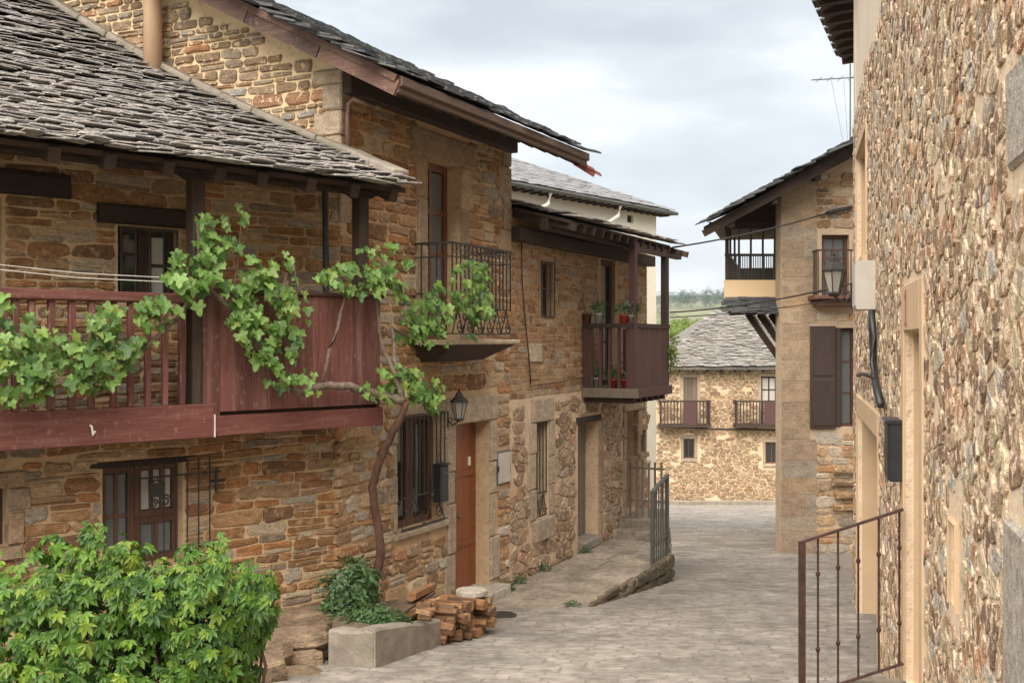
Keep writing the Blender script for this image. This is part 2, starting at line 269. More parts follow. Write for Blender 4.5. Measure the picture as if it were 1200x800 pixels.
class MB:
    """collects shapes and links them as one mesh object"""
    def __init__(s): s.v = []; s.f = []; s.r = []
    def add(s, vs_, fs, rv=0.0):
        k = len(s.v); s.v.extend([tuple(q) for q in vs_]); s.f.extend([tuple(i + k for i in f) for f in fs]); s.r.extend([rv] * len(fs)); return s
    def hexa(s, p, rv=0.0):
        return s.add(p, [(0, 3, 2, 1), (4, 5, 6, 7), (0, 1, 5, 4), (1, 2, 6, 5), (2, 3, 7, 6), (3, 0, 4, 7)], rv)
    def fb(s, fr, u0, u1, v0, v1, p0, p1, rv=0.0):
        P = fr.P
        return s.hexa([P(u0, v0, p1), P(u1, v0, p1), P(u1, v0, p0), P(u0, v0, p0), P(u0, v1, p1), P(u1, v1, p1), P(u1, v1, p0), P(u0, v1, p0)], rv)
    def cfb(s, fr, u0, u1, v0, v1, p0, p1, c=0.012, j=0.0, rv=0.0):
        """box with a chamfered front (p1) and small jitter: a dressed block"""
        P = fr.P; q = lambda: U(-j, j)
        o = [(u0 + q(), v0 + q()), (u1 + q(), v0 + q()), (u1 + q(), v1 + q()), (u0 + q(), v1 + q())]
        i = [(u0 + c + q(), v0 + c + q()), (u1 - c + q(), v0 + c + q()), (u1 - c + q(), v1 - c + q()), (u0 + c + q(), v1 - c + q())]
        vs_ = [P(a, b, p0) for a, b in o] + [P(a, b, p1 - c) for a, b in o] + [P(a, b, p1 + q() * 0.5) for a, b in i]
        fs = [(8, 9, 10, 11), (3, 2, 1, 0)]
        for k in range(4):
            n_ = (k + 1) % 4
            fs += [(k, n_, 4 + n_, 4 + k), (4 + k, 4 + n_, 8 + n_, 8 + k)]
        return s.add(vs_, fs, rv)
    def box(s, c, d, rv=0.0):
        x, y, z = c; a, b, h = d[0] / 2, d[1] / 2, d[2] / 2
        return s.hexa([(x - a, y - b, z - h), (x + a, y - b, z - h), (x + a, y + b, z - h), (x - a, y + b, z - h), (x - a, y - b, z + h), (x + a, y - b, z + h), (x + a, y + b, z + h), (x - a, y + b, z + h)], rv)
    def beam(s, a, b, w, h, up=(0, 0, 1), rv=0.0):
        a = Vector(a); b = Vector(b); d = (b - a).normalized(); sd_ = d.cross(Vector(up))
        if sd_.length < 1e-4: sd_ = d.cross(Vector((1, 0, 0)))
        sd_.normalize(); up2 = sd_.cross(d)
        x = sd_ * (w / 2); y = up2 * (h / 2)
        return s.hexa([a - x - y, a + x - y, b + x - y, b - x - y, a - x + y, a + x + y, b + x + y, b - x + y], rv)
    def tube(s, pts, rad, n=6, rv=0.0, cap=True):
        pts = [Vector(p) for p in pts]; k0 = len(s.v); m = len(pts)
        if not hasattr(rad, '__len__'): rad = [rad] * m
        vs_ = []; fs = []
        ref = Vector((0.31, 0.2, 0.93)).normalized()
        for i, p in enumerate(pts):
            d = (pts[min(i + 1, m - 1)] - pts[max(i - 1, 0)]).normalized()
            x = d.cross(ref)
            if x.length < 0.05: x = d.cross(Vector((1, 0, 0)))
            x.normalize(); y = d.cross(x)
            for j in range(n):
                a = 2 * math.pi * j / n; vs_.append(p + (x * math.cos(a) + y * math.sin(a)) * rad[i])
        for i in range(m - 1):
            for j in range(n):
                q = (j + 1) % n; fs.append((i * n + j, i * n + q, (i + 1) * n + q, (i + 1) * n + j))
        if cap: fs += [tuple(range(n - 1, -1, -1)), tuple(range((m - 1) * n, m * n))]
        return s.add(vs_, fs, rv)
    def lathe(s, c, prof, n=12, rv=0.0):
        c = Vector(c); vs_ = []; fs = []; m = len(prof)
        for r, z in prof:
            for j in range(n):
                a = 2 * math.pi * j / n; vs_.append(c + Vector((r * math.cos(a), r * math.sin(a), z)))
        for i in range(m - 1):
            for j in range(n):
                q = (j + 1) % n; fs.append((i * n + j, i * n + q, (i + 1) * n + q, (i + 1) * n + j))
        fs += [tuple(range(n - 1, -1, -1)), tuple(range((m - 1) * n, m * n))]
        return s.add(vs_, fs, rv)
    def prism(s, pts, ext, rv=0.0):
        """polygon (3D points) extruded by a vector"""
        e_ = Vector(ext); n = len(pts); vs_ = [Vector(p) for p in pts] + [Vector(p) + e_ for p in pts]
        fs = [tuple(range(n - 1, -1, -1)), tuple(range(n, 2 * n))] + [(i, (i + 1) % n, n + (i + 1) % n, n + i) for i in range(n)]
        return s.add(vs_, fs, rv)
    def build(s, name, mat, parent=None, smooth=False, kind=None, bevel=0.0):
        xs = np.array(s.v, dtype=float)
        c = Vector(((xs[:, 0].min() + xs[:, 0].max()) / 2, (xs[:, 1].min() + xs[:, 1].max()) / 2, xs[:, 2].min()))
        xs = xs - np.array(c)
        me = make_mesh(name, xs.tolist(), s.f, mat, smooth, s.r if any(s.r) else None)
        o = link_mesh(name, me, parent, c)
        if kind: o['kind'] = kind
        if bevel:
            md = o.modifiers.new('bevel', 'BEVEL'); md.width = bevel; md.segments = 2; md.limit_method = 'ANGLE'
        return o

class Frame:
    """a vertical plane: u along it, v height relative to the eye, p out of it"""
    def __init__(s, o, d, flip=False):
        s.o = Vector((o[0], o[1])); s.d = Vector((d[0], d[1])).normalized()
        s.n = Vector((s.d.y, -s.d.x)) * (-1 if flip else 1)
    def P(s, u, v, p=0.0):
        q = s.o + s.d * u + s.n * p; return Vector((q.x, q.y, v + EYE))
    def pix(s, x, y, p=0.0):
        r = Vector(((x - 600) / FPX, 1.0)); t = (s.o.dot(s.n) + p) / r.dot(s.n)
        return (r * t - s.o).dot(s.d), t * (400 - y) / FPX
    def u(s, x, p=0.0): return s.pix(x, 400, p)[0]
    def rect(s, x0, x1, y0, y1, p=0.0, at=None):
        """u,v rectangle whose left / right edges are at x0, x1; heights measured at x=at"""
        a = x0 if at is None else at
        return s.u(x0, p), s.u(x1, p), s.pix(a, y1, p)[1], s.pix(a, y0, p)[1]
def proj(P):
    if P[1] < 0.1: return None
    return 600 + FPX * P[0] / P[1], 400 - FPX * (P[2] - EYE) / P[1], FPX / P[1]
def inview(P, m=20):
    q = proj(P); return q is not None and -m < q[0] < 1200 + m and -m < q[1] < 800 + m
def ground(y): return -0.11 * y

# ------------------------------------------------------------------ helpers: walls of stones
def sub_intervals(a, b, cuts):
    out = [(a, b)]
    for c0, c1 in cuts:
        nx = []
        for x0, x1 in out:
            if c1 <= x0 or c0 >= x1: nx.append((x0, x1)); continue
            if c0 > x0: nx.append((x0, c0))
            if c1 < x1: nx.append((c1, x1))
        out = nx
    return out
CUT = 1.0
def round_poly(u0, u1, b0, b1, t0, t1, g, jit):
    """irregular rounded block: left/right u, bottom at both ends, top at both ends"""
    u0 += g; u1 -= g; b0 += g; b1 += g; t0 -= g; t1 -= g
    w = u1 - u0; h = min(t0 - b0, t1 - b1)
    if w < 0.02 or h < 0.012: return None
    s = jit * min(w, h)
    c = lambda: U(0.12, 0.42) * min(w, h) * CUT
    cs = [c() for _ in range(8)]
    um = (u0 + u1) / 2
    pts = [(u0 + cs[0], b0 + U(-s, s) * .5), (um + U(-.15, .15) * w, (b0 + b1) / 2 + U(-s, s)), (u1 - cs[1], b1 + U(-s, s) * .5), (u1 + U(-s, s) * .6, b1 + min(cs[2], h * .45)),
           (u1 + U(-s, s) * .6, t1 - min(cs[3], h * .45)), (u1 - cs[4], t1 + U(-s, s) * .5), (um + U(-.15, .15) * w, (t0 + t1) / 2 + U(-s, s)), (u0 + cs[5], t0 + U(-s, s) * .5),
           (u0 + U(-s, s) * .6, t0 - min(cs[6], h * .45)), (u0 + U(-s, s) * .6, b0 + min(cs[7], h * .45))]
    return pts
def coursed(u0, u1, v0, v1, holes, hmin, hmax, wmin, wmax, gap, jit=0.14, top=None, wav=0.02, split=0.18, seed=0):
    polys = []; v = v0; i = 0
    def wv(k, u): return wav * (mnoise.noise((u * 0.9, k * 3.7, seed)) + 0.5 * mnoise.noise((u * 3.1, k * 5.1, seed + 9)))
    while v < v1:
        h = U(hmin, hmax) if R() > 0.25 else U(hmin, (hmin + hmax) / 2)
        cuts = [(a, b) for a, b, c, d in holes if v + h * 0.9 > c and v + h * 0.1 < d]
        for a, b in sub_intervals(u0, u1, cuts):
            u = a
            while u < b - 0.04:
                w = U(wmin, wmax) * (0.7 + 0.6 * h / hmax)
                if b - (u + w) < wmin * 0.6: w = b - u
                e0, e1 = u, u + w
                B0, B1, T0, T1 = v + wv(i, e0), v + wv(i, e1), v + h + wv(i + 1, e0), v + h + wv(i + 1, e1)
                if top is None or (T0 < top(e0) and T1 < top(e1)):
                    if R() < split and h > hmin * 1.5:
                        k = U(.35, .65); A0 = B0 + (T0 - B0) * k; A1 = B1 + (T1 - B1) * (k + U(-.08, .08))
                        for q in (round_poly(e0, e1, B0, B1, A0, A1, gap, jit), round_poly(e0, e1, A0, A1, T0, T1, gap, jit)):
                            if q: polys.append(q)
                    else:
                        q = round_poly(e0, e1, B0, B1, T0, T1, gap, jit)
                        if q: polys.append(q)
                u += w
        v += h; i += 1
    return polys
def clip_half(poly, nx, ny, d):
    out = []; k = len(poly)
    for i in range(k):
        a = poly[i]; b = poly[(i + 1) % k]
        sa = a[0] * nx + a[1] * ny - d; sb = b[0] * nx + b[1] * ny - d
        if sa <= 0: out.append(a)
        if (sa < 0 < sb) or (sb < 0 < sa):
            t = sa / (sa - sb); out.append((a[0] + (b[0] - a[0]) * t, a[1] + (b[1] - a[1]) * t))
    return out
def rubble(u0, u1, v0, v1, holes, su, sv, gap, drop=0.0, top=None, jit=0.48, merge=0.26):
    """random rubble: cells round jittered seeds, shrunk by the mortar"""
    nu = max(2, int((u1 - u0) / su)); nv = max(2, int((v1 - v0) / sv)); an = su / sv
    S = {}
    for j in range(-1, nv + 1):
        for i in range(-1, nu + 1):
            S[i, j] = (u0 + (i + 0.5 + (0.5 if j % 2 else 0) * 0.8 + U(-jit, jit)) * su, (v0 + (j + 0.5 + U(-jit, jit)) * sv) * an)
    S = {k: v for k, v in S.items() if R() > merge}
    polys = []
    for (i, j), (x, y) in S.items():
        if not (0 <= i < nu and 0 <= j < nv): continue
        if R() < drop: continue
        P_ = [(x - su * 1.5, y - su * 1.1), (x + su * 1.5, y - su * 1.1), (x + su * 1.5, y + su * 1.1), (x - su * 1.5, y + su * 1.1)]
        for dj in (-2, -1, 0, 1, 2):
            for di in (-2, -1, 0, 1, 2):
                if (di or dj) and (i + di, j + dj) in S:
                    a, b = S[i + di, j + dj]; nx, ny = a - x, b - y
                    P_ = clip_half(P_, nx, ny, (a * a + b * b - x * x - y * y) / 2)
                    if len(P_) < 3: break
            if len(P_) < 3: break
        if len(P_) < 3: continue
        P_ = [(a, b / an) for a, b in P_]
        cx = sum(a for a, b in P_) / len(P_); cy = sum(b for a, b in P_) / len(P_)
        if any(a - 0.03 < cx < b + 0.03 and c - 0.03 < cy < d + 0.03 for a, b, c, d in holes): continue
        if any(a < px_ < b and c < py_ < d for a, b, c, d in holes for px_, py_ in P_):
            for a, b, c, d in holes:
                if cx < a: P_ = clip_half(P_, 1, 0, a)
                elif cx > b: P_ = clip_half(P_, -1, 0, -b)
                elif cy < c: P_ = clip_half(P_, 0, 1, c)
                elif cy > d: P_ = clip_half(P_, 0, -1, -d)
                if len(P_) < 3: break
            if len(P_) < 3: continue
        if top and cy > top(cx): continue
        # cut the corners once, then shrink
        Q = []
        for k in range(len(P_)):
            a = P_[k]; b = P_[(k + 1) % len(P_)]
            if math.hypot(a[0] - b[0], a[1] - b[1]) < 0.012: continue
            t = U(.08, .24); Q += [(a[0] + (b[0] - a[0]) * t, a[1] + (b[1] - a[1]) * t), (a[0] + (b[0] - a[0]) * (1 - t), a[1] + (b[1] - a[1]) * (1 - t))]
        if len(Q) < 4: continue
        rr = sum(math.hypot(a - cx, b - cy) for a, b in Q) / len(Q)
        k = max(0.35, 1 - gap * U(.7, 1.5) / rr)
        polys.append([(cx + (a - cx) * k * U(.95, 1.05), cy + (b - cy) * k * U(.95, 1.05)) for a, b in Q])
    return polys
def stone_geo(poly, mapf, d, back=-0.03, tilt=0.35, bev=0.80):
    n = len(poly); cx = sum(a for a, b in poly) / n; cy = sum(b for a, b in poly) / n
    ta, tb = U(-tilt, tilt), U(-tilt, tilt)
    ext = max(0.03, max(max(abs(a - cx), abs(b - cy)) for a, b in poly))
    V = []
    for k, pp, ti in ((1.0, back, 0), (0.975, d * 0.55, 0.5), (bev, d, 1.0)):
        for a, b in poly:
            x, y = cx + (a - cx) * k, cy + (b - cy) * k
            pz = pp + ti * d * (ta * (x - cx) + tb * (y - cy)) / ext + (U(-.12, .12) * d if ti else 0)
            V.append(mapf(x, y, pz))
    V.append(mapf(cx, cy, d * U(0.95, 1.15)))
    Fc = []
    for r_ in range(2):
        for i in range(n):
            q = (i + 1) % n; Fc.append((r_ * n + i, r_ * n + q, (r_ + 1) * n + q, (r_ + 1) * n + i))
    for i in range(n): Fc.append((2 * n + i, 2 * n + (i + 1) % n, 3 * n))
    return V, Fc
def lay(polys, mapf, parent, mat, d, name='stone', rest='stone_rubble', nmax=300, minpx=10, smooth=False, tilt=0.35, bev=0.8, back=-0.03):
    """the stones that show largest become objects, the rest one joined part"""
    sc = []
    for q in polys:
        cx = sum(a for a, b in q) / len(q); cy = sum(b for a, b in q) / len(q)
        w = proj(mapf(cx, cy, 0)); s = 0
        if w and -10 < w[0] < 1210 and -10 < w[1] < 810:
            pr = [proj(mapf(a, b, 0)) for a, b in q]
            if all(pr):
                dx = max(p_[0] for p_ in pr) - min(p_[0] for p_ in pr); dy = max(p_[1] for p_ in pr) - min(p_[1] for p_ in pr)
                if max(dx, dy) >= minpx: s = dx * dy
        sc.append(s)
    order = sorted(range(len(polys)), key=lambda i: -sc[i]); J = MB(); nobj = 0
    for i in order:
        V, Fc = stone_geo(polys[i], mapf, d * U(0.6, 1.35), back, tilt, bev)
        if sc[i] > 0 and nobj < nmax:
            c = V[-1]; me = make_mesh(name, [tuple(Vector(q) - c) for q in V], Fc, mat, smooth)
            link_mesh(name, me, parent, c); nobj += 1
        else: J.add(V, Fc, R())
    if J.v: J.build(rest, mat, parent, smooth, 'stuff')
def wall_mesh(fr, u0, u1, v0, v1, holes, thick=0.45, rd=0.25, mb=None):
    """front face split round openings, with reveals, plus back and ends"""
    mb = mb or MB(); P = fr.P
    us = sorted({u0, u1} | {min(max(x, u0), u1) for a, b, c, d in holes for x in (a, b)})
    vs_ = sorted({v0, v1} | {min(max(x, v0), v1) for a, b, c, d in holes for x in (c, d)})
    for i in range(len(us) - 1):
        for j in range(len(vs_) - 1):
            cu, cv = (us[i] + us[i + 1]) / 2, (vs_[j] + vs_[j + 1]) / 2
            if any(a < cu < b and c < cv < d for a, b, c, d in holes): continue
            mb.add([P(us[i], vs_[j]), P(us[i + 1], vs_[j]), P(us[i + 1], vs_[j + 1]), P(us[i], vs_[j + 1])], [(0, 1, 2, 3)])
    for a, b, c, d in holes:
        o = [(a, c), (b, c), (b, d), (a, d)]
        for k in range(4):
            q = o[k]; w = o[(k + 1) % 4]
            mb.add([P(*q), P(*q, -rd), P(*w, -rd), P(*w)], [(0, 1, 2, 3)])
        mb.add([P(a, c, -rd), P(b, c, -rd), P(b, d, -rd), P(a, d, -rd)], [(0, 1, 2, 3)])
    t = -max(thick, rd + 0.05)
    mb.add([P(u0, v0, t), P(u1, v0, t), P(u1, v1, t), P(u0, v1, t), P(u0, v0), P(u1, v0), P(u1, v1), P(u0, v1)], [(1, 0, 3, 2), (0, 4, 7, 3), (5, 1, 2, 6), (3, 7, 6, 2)])
    return mb
def grow(h, l, r=None, b=None, t=None):
    r = l if r is None else r; b = l if b is None else b; t = l if t is None else t
    return (h[0] - l, h[1] + r, h[2] - b, h[3] + t)
def surround(fr, parent, h, jw=0.18, lh=0.25, sh=0.1, proud=0.03, mat='ashlar', nb=3, lint='lintel', sill=True, sides=(1, 1), into=-0.06, over=0.12):
    u0, u1, v0, v1 = h
    for side in (0, 1):
        if not sides[side]: continue
        ys = [v0]
        for k in range(nb): ys.append(v0 + (v1 - v0) * (k + 1) / nb + (U(-.06, .06) if k < nb - 1 else 0))
        for k in range(nb):
            w = jw * (U(1.0, 1.25) if k % 2 else U(.75, .95))
            a, b = (u0 - w, u0 - 0.002) if side == 0 else (u1 + 0.002, u1 + w)
            MB().cfb(fr, a, b, ys[k] + .006, ys[k + 1] - .006, into, proud * U(.7, 1.2), 0.012, 0.004).build('jamb_stone', mat, parent)
    if lh: MB().cfb(fr, u0 - over, u1 + over, v1 + 0.003, v1 + lh, into, proud * 1.15, 0.014, 0.004).build('lintel', mat if lint == 'lintel' else lint, parent)
    if sill: MB().cfb(fr, u0 - over * .7, u1 + over * .7, v0 - sh, v0 - 0.003, into, proud + 0.04, 0.012, 0.003).build('sill', mat, parent)

# ------------------------------------------------------------------ helpers: slate roofs
def slate_variants(mat, n=8):
    out = []
    for k in range(n):
        o = [(-.5 + U(-.03, .03), U(0, .05)), (-.22, U(-.07, .05)), (.12, U(-.07, .06)), (.5 + U(-.03, .03), U(0, .06)), (.5, 1), (-.5, 1)]
        V = [(a, b, 0) for a, b in o] + [(a * .99, b + .01, 1 + U(-.25, .25)) for a, b in o]
        Fc = [(5, 4, 3, 2, 1, 0), tuple(range(6, 12))] + [(i, (i + 1) % 6, 6 + (i + 1) % 6, 6 + i) for i in range(6)]
        out.append((V, Fc, make_mesh('slate', V, Fc, mat)))
    return out
SV = {}
def slates(parent, O, e, inw, prof, L, T, mat, wr=(0.2, 0.42), exp=0.105, ln=0.24, th=0.018, allowed=None, nmax=300, u_off=0.0, rough=1.0):
    """courses of loose slates; prof(t) = rise at horizontal distance t from the eave"""
    if mat not in SV: SV[mat] = slate_variants(M[mat])
    O = Vector(O); e = Vector(e).normalized(); inw = Vector(inw).normalized(); up = Vector((0, 0, 1)); items = []
    pt = lambda u, t: O + e * u + inw * t + up * prof(t)
    t = -0.03
    while t < T:
        sl = prof(t + .05) - prof(t - .05); dt = exp * U(.85, 1.15) / math.sqrt(1 + (sl / .1) ** 2)
        u = u_off - U(0, .3)
        while u < u_off + L:
            w = U(*wr); uc = u + w / 2; tt = t + U(-.025, .025) * rough
            pc = pt(uc, tt + .05)
            if allowed is None or allowed(pc, w):
                h_ = th * U(.6, 1.5); l_ = ln * U(.9, 1.1)
                top = pt(uc, tt + l_ * 0.93)
                s_ = (top - pt(uc, tt)).normalized(); nr = e.cross(s_)
                low = pt(uc, tt) + nr * (th * 2.6 * U(.6, 1.5) * rough)
                s2 = (top - low).normalized()
                e2 = (e + s2 * U(-.04, .04) * rough + nr * U(-.03, .03) * rough).normalized(); n2 = e2.cross(s2)
                items.append((e2 * (w * .99), s2 * l_, n2 * h_, low))
            u += w
        t += dt
    def key(it):
        c = it[3] + it[0] * .0; q = proj(c)
        return q[2] if q and -20 < q[0] < 1220 and -20 < q[1] < 820 else 0
    items.sort(key=lambda it: -key(it))
    JV, JF, JR = [], [], []; k = 0
    for i, (a, b, c, p_) in enumerate(items):
        V, Fc, me = random.choice(SV[mat]); q = key((a, b, c, p_))
        if i < nmax and q > 0 and a.length * q >= 10:
            o = bpy.data.objects.new('slate', me); COL.objects.link(o); o.parent = parent
            p2 = p_ - WL[parent.name]
            o.matrix_basis = Matrix(((a.x, b.x, c.x, p2.x), (a.y, b.y, c.y, p2.y), (a.z, b.z, c.z, p2.z), (0, 0, 0, 1)))
        else:
            A = np.array(V) @ np.array([a, b, c]) + np.array(p_); JV.append(A); rv = R()
            JF += [tuple(x + k for x in f) for f in Fc]; JR += [rv] * len(Fc); k += len(V)
    if JV:
        me = make_mesh('slate_courses', np.concatenate(JV).tolist(), JF, mat, False, JR)
        o = link_mesh('slate_courses', me, parent, (0, 0, 0)); o['kind'] = 'stuff'
def deck(fr, name, mat, parent, u0f, u1f, p_e, h_e, prof, T, th=0.05, n=6, drop=0.015, flipu=False):
    """board deck under the slates: strips along the profile"""
    mb = MB(); rows = []
    for i in range(n + 1):
        t = T * i / n; a, b = u0f(t), u1f(t); v = h_e + prof(t) - drop
        rows.append([fr.P(a, v, p_e - t), fr.P(b, v, p_e - t), fr.P(b, v - th, p_e - t), fr.P(a, v - th, p_e - t)])
    vs_ = [q for r_ in rows for q in r_]; fs = [(0, 1, 2, 3), tuple(4 * n + k for k in (3, 2, 1, 0))]
    for i in range(n):
        for k in range(4): fs.append((4 * i + k, 4 * i + (k + 1) % 4, 4 * i + 4 + (k + 1) % 4, 4 * i + 4 + k))
    mb.add(vs_, fs); return mb.build(name, mat, parent)

# ------------------------------------------------------------------ ground, road, far country
K = 0.905
CB = (-1.75 * K, 11.3 * K)                       # street corner of the tall house
FA = Frame(CB, (1, 1))
FB = Frame(CB, (0.477, 1))
FG = Frame(CB, (0.9026, -0.4305))
FR = Frame((0.6445, 0.0), (0.2577, 1.0), True)
FF = Frame((4.8, 19.8), (1, 0))
FE = Frame((5.4, 44.0), (1, 0))

def terrain_h(x, y):
    if y < 48: return ground(y) - 0.03
    base = ground(48) - 0.03
    t = (y - 48)
    h = base - 3.0 * min(1, t / 40) if t < 60 else base - 3.0
    if y > 110: h += (y - 110) * 0.0435
    h += mnoise.noise((x * 0.004, y * 0.004, 1.3)) * min(8, t * 0.02)
    return h
xs = [-2600, -1500, -800, -400, -150, -60, -25, -10, 0, 10, 25, 40, 60, 90, 130, 180, 250, 350, 500, 800, 1500, 2600]
ys = [-60, -20, 0, 20, 48, 60, 75, 90, 110, 150, 200, 270, 350, 450, 580, 740, 940, 1200, 1500, 1900, 2500]
V = [(x, y, terrain_h(x, y)) for y in ys for x in xs]; nx_ = len(xs)
Fc = [(j * nx_ + i, j * nx_ + i + 1, (j + 1) * nx_ + i + 1, (j + 1) * nx_ + i) for j in range(len(ys) - 1) for i in range(nx_ - 1)]
def _field():
    m, n, l, b = nodes('fields')
    g = n.new('ShaderNodeNewGeometry'); mp_ = n.new('ShaderNodeMapping'); mp_.inputs['Scale'].default_value = (0.012, 0.006, 0.0); mp_.inputs['Rotation'].default_value = (0, 0, 0.3)
    v_ = n.new('ShaderNodeTexVoronoi'); v_.inputs['Scale'].default_value = 1.0
    l.new(g.outputs['Position'], mp_.inputs['Vector']); l.new(mp_.outputs['Vector'], v_.inputs['Vector'])
    r = ramp(n, [(0.16, 0.13, 0.075), (0.10, 0.12, 0.04), (0.20, 0.16, 0.10), (0.13, 0.15, 0.05), (0.17, 0.135, 0.085)])
    sp = n.new('ShaderNodeSeparateColor'); l.new(v_.outputs['Color'], sp.inputs[0]); l.new(sp.outputs[0], r.inputs['Fac'])
    z = posnoise(n, l, 0.12, 6, 0.7)
    c = mixc(n, l, 1.0, r.outputs['Color'], remap(n, l, z, 0.3, 0.7, 0.7, 1.25), 'MULTIPLY')
    w = n.new('ShaderNodeTexWave'); w.inputs['Scale'].default_value = 0.12; w.inputs['Distortion'].default_value = 1.0
    l.new(g.outputs['Position'], w.inputs['Vector'])
    c = mixc(n, l, remap(n, l, w.outputs['Fac'], 0, 1, 0, .35), c, (0.08, 0.12, 0.04))
    l.new(c, b.inputs['Base Color']); b.inputs['Roughness'].default_value = 1; return m
M['field'] = _field()
terr = link_mesh('terrain', make_mesh('terrain', V, Fc, 'field', True)); terr['kind'] = 'structure'
# far blue hills
def hill_ridge(y, hmax, sx, seed, name, col):
    V, Fc = [], []; n = 90
    for i in range(n + 1):
        x = -2600 + 5200 * i / n
        top = hmax * (0.72 + 0.5 * mnoise.noise((x * sx, seed, 0)) + 0.18 * mnoise.noise((x * sx * 4, seed, 3)))
        V += [(x, y - 350, 40), (x, y - 120, 40 + top * 0.55), (x, y, 40 + top), (x, y + 200, 30)]
    for i in range(n):
        for k in range(3): Fc.append((4 * i + k, 4 * i + 4 + k, 4 * i + 5 + k, 4 * i + 1 + k))
    M[name] = mat_plain(name + ' scrub', col, tuple(c * 1.35 for c in col), 0.02, rough=1, bs=0)
    o = link_mesh(name, make_mesh(name, V, Fc, name, True)); o['kind'] = 'structure'
hill_ridge(2480, 98, 0.0011, 2.2, 'hills', (0.06, 0.085, 0.05))
# hidden joint below the paving: road bed
mb = MB(); rows = [-6, 0, 6, 12, 20, 30, 44.5]
for i in range(len(rows) - 1):
    a, b = rows[i], rows[i + 1]
    mb.add([(-9, a, ground(a)), (14, a, ground(a)), (14, b, ground(b)), (-9, b, ground(b))], [(0, 1, 2, 3)])
road = mb.build('road', 'road'); road['kind'] = 'structure'
# paving setts, cut where houses stand
def in_house(x, y):
    r = Vector((x, y)) - FB.o
    if r.dot(FB.n) < 0.12 and r.dot(FB.d) > -0.2 and y < 18.8: return True
    if r.dot(FA.n) < 0.15 and r.dot(FA.d) < 0.2: return True
    q = Vector((x, y)) - FR.o
    if q.dot(FR.n) < 0.05: return True
    # raised walk
    if r.dot(FB.n) < 1.36 and 12.0 < y - 0.25 * r.dot(FB.n) < 17.3: return True
    return x > 4.75 + .3 * (y - 19.8) and 19.75 < y < 26
ang = 0.22; ca, sa = math.cos(ang), math.sin(ang)
def rmap(u, v, p):
    x = 0.8 + u * ca + v * sa; y = 7.0 - u * sa + v * ca
    return Vector((x, y, ground(y) + p))
pv = coursed(-5.5, 5.5, -0.5, 17.0, [], 0.08, 0.15, 0.14, 0.34, 0.004, 0.08, wav=0.03, split=0.04, seed=3)
pv = [q for q in pv if not in_house(*rmap(*[sum(c) / len(q) for c in zip(*q)], 0)[:2])]
pv2 = coursed(-5.0, 9.5, 17.0, 38.0, [], 0.14, 0.24, 0.22, 0.5, 0.006, 0.07, wav=0.03, split=0.0, seed=13)
pv += [q for q in pv2 if not in_house(*rmap(*[sum(c) / len(q) for c in zip(*q)], 0)[:2])]
lay(pv, rmap, road, 'sett', 0.004, 'paving_stone', 'paving_stones', 300, 10, False, 0.5, 0.93)
# kerb in front of the far house
ke = MB().box((8.2, 43.2, ground(43.2) + 0.04), (6.5, 0.35, 0.2)).build('kerb', 'cement'); ke['kind'] = 'structure'

# ------------------------------------------------------------------ raised walk with slabs along the further house
WH = -2.95
walk_b = MB()
uw0, uw1 = FB.u(592), FB.u(762)
def wp_(u): return 1.28 if u < 6.6 else max(0.95, 1.28 - 0.10 * (u - 6.6))
walk_b.prism([FB.P(2.2, WH - 0.9, 0.0), FB.P(2.2, WH - 0.9, 1.0), FB.P(3.2, WH - 0.9, 1.25), FB.P(6.12, WH - 0.9, 1.28), FB.P(7.15, WH - 0.9, .93), FB.P(7.15, WH - 0.9, 0.0)], (0, 0, 0.88))
walk = walk_b.build('raised_walk', 'cement'); walk['kind'] = 'structure'
u = 2.25; 
while u < 7.0:
    w = U(.65, .95); u2 = u + w if u + w < 6.9 else 7.12; pm = 1.02 + min(0.30, (u - 2.2) * 0.3) - max(0, (u2 - 6.1) * .36)
    k = U(.42, .6)
    for a, b in ((0.02, pm * k), (pm * k, pm)):
        mb = MB(); z = WH + U(-.004, .006)
        P_ = [FB.P(u + .008, z - .1, a + .006), FB.P(u2 - .008, z - .1, a + .006), FB.P(u2 - .008, z - .1, b - .006 + U(-.02, .02)), FB.P(u + .008, z - .1, b - .006 + U(-.02, .02))]
        mb.prism(P_, (0, 0, .1)); mb.build('slab', 'slab', walk, bevel=0.012)
    u = u2
# rough stones of the walk's retaining edge
def emap(u, v, p): return FB.P(u, v, 1.29 + p)
lay(coursed(3.0, 6.12, WH - 0.46, WH - 0.05, [], .1, .18, .18, .4, .006, .16), emap, walk, 'ledge_dark', 0.03, 'edge_stone', 'edge_stones', 60)
for i in range(2):
    u_ = 7.14 + .28 * i; po = lambda u: 1.20 - .31 * (u - 6.12) - .02 * i
    MB().prism([FB.P(u_, WH - .7 - .01 * i, 0), FB.P(u_, WH - .7 - .01 * i, po(u_)), FB.P(8.6, WH - .7 - .01 * i, po(8.6)), FB.P(8.6, WH - .7 - .01 * i, 0)], (0, 0, .7 + .01 * i + .13 * (i + 1))).build('step', 'slab', walk, bevel=0.015)
def emap2(u, v, p): return FB.P(u, v, 1.21 - .31 * (u - 6.12) + p)
lay(coursed(6.14, 8.4, WH - 0.6, WH + 0.0, [], .1, .18, .18, .4, .006, .16), emap2, walk, 'ledge_dark', 0.03, 'edge_stone', 'edge_stones', 40)

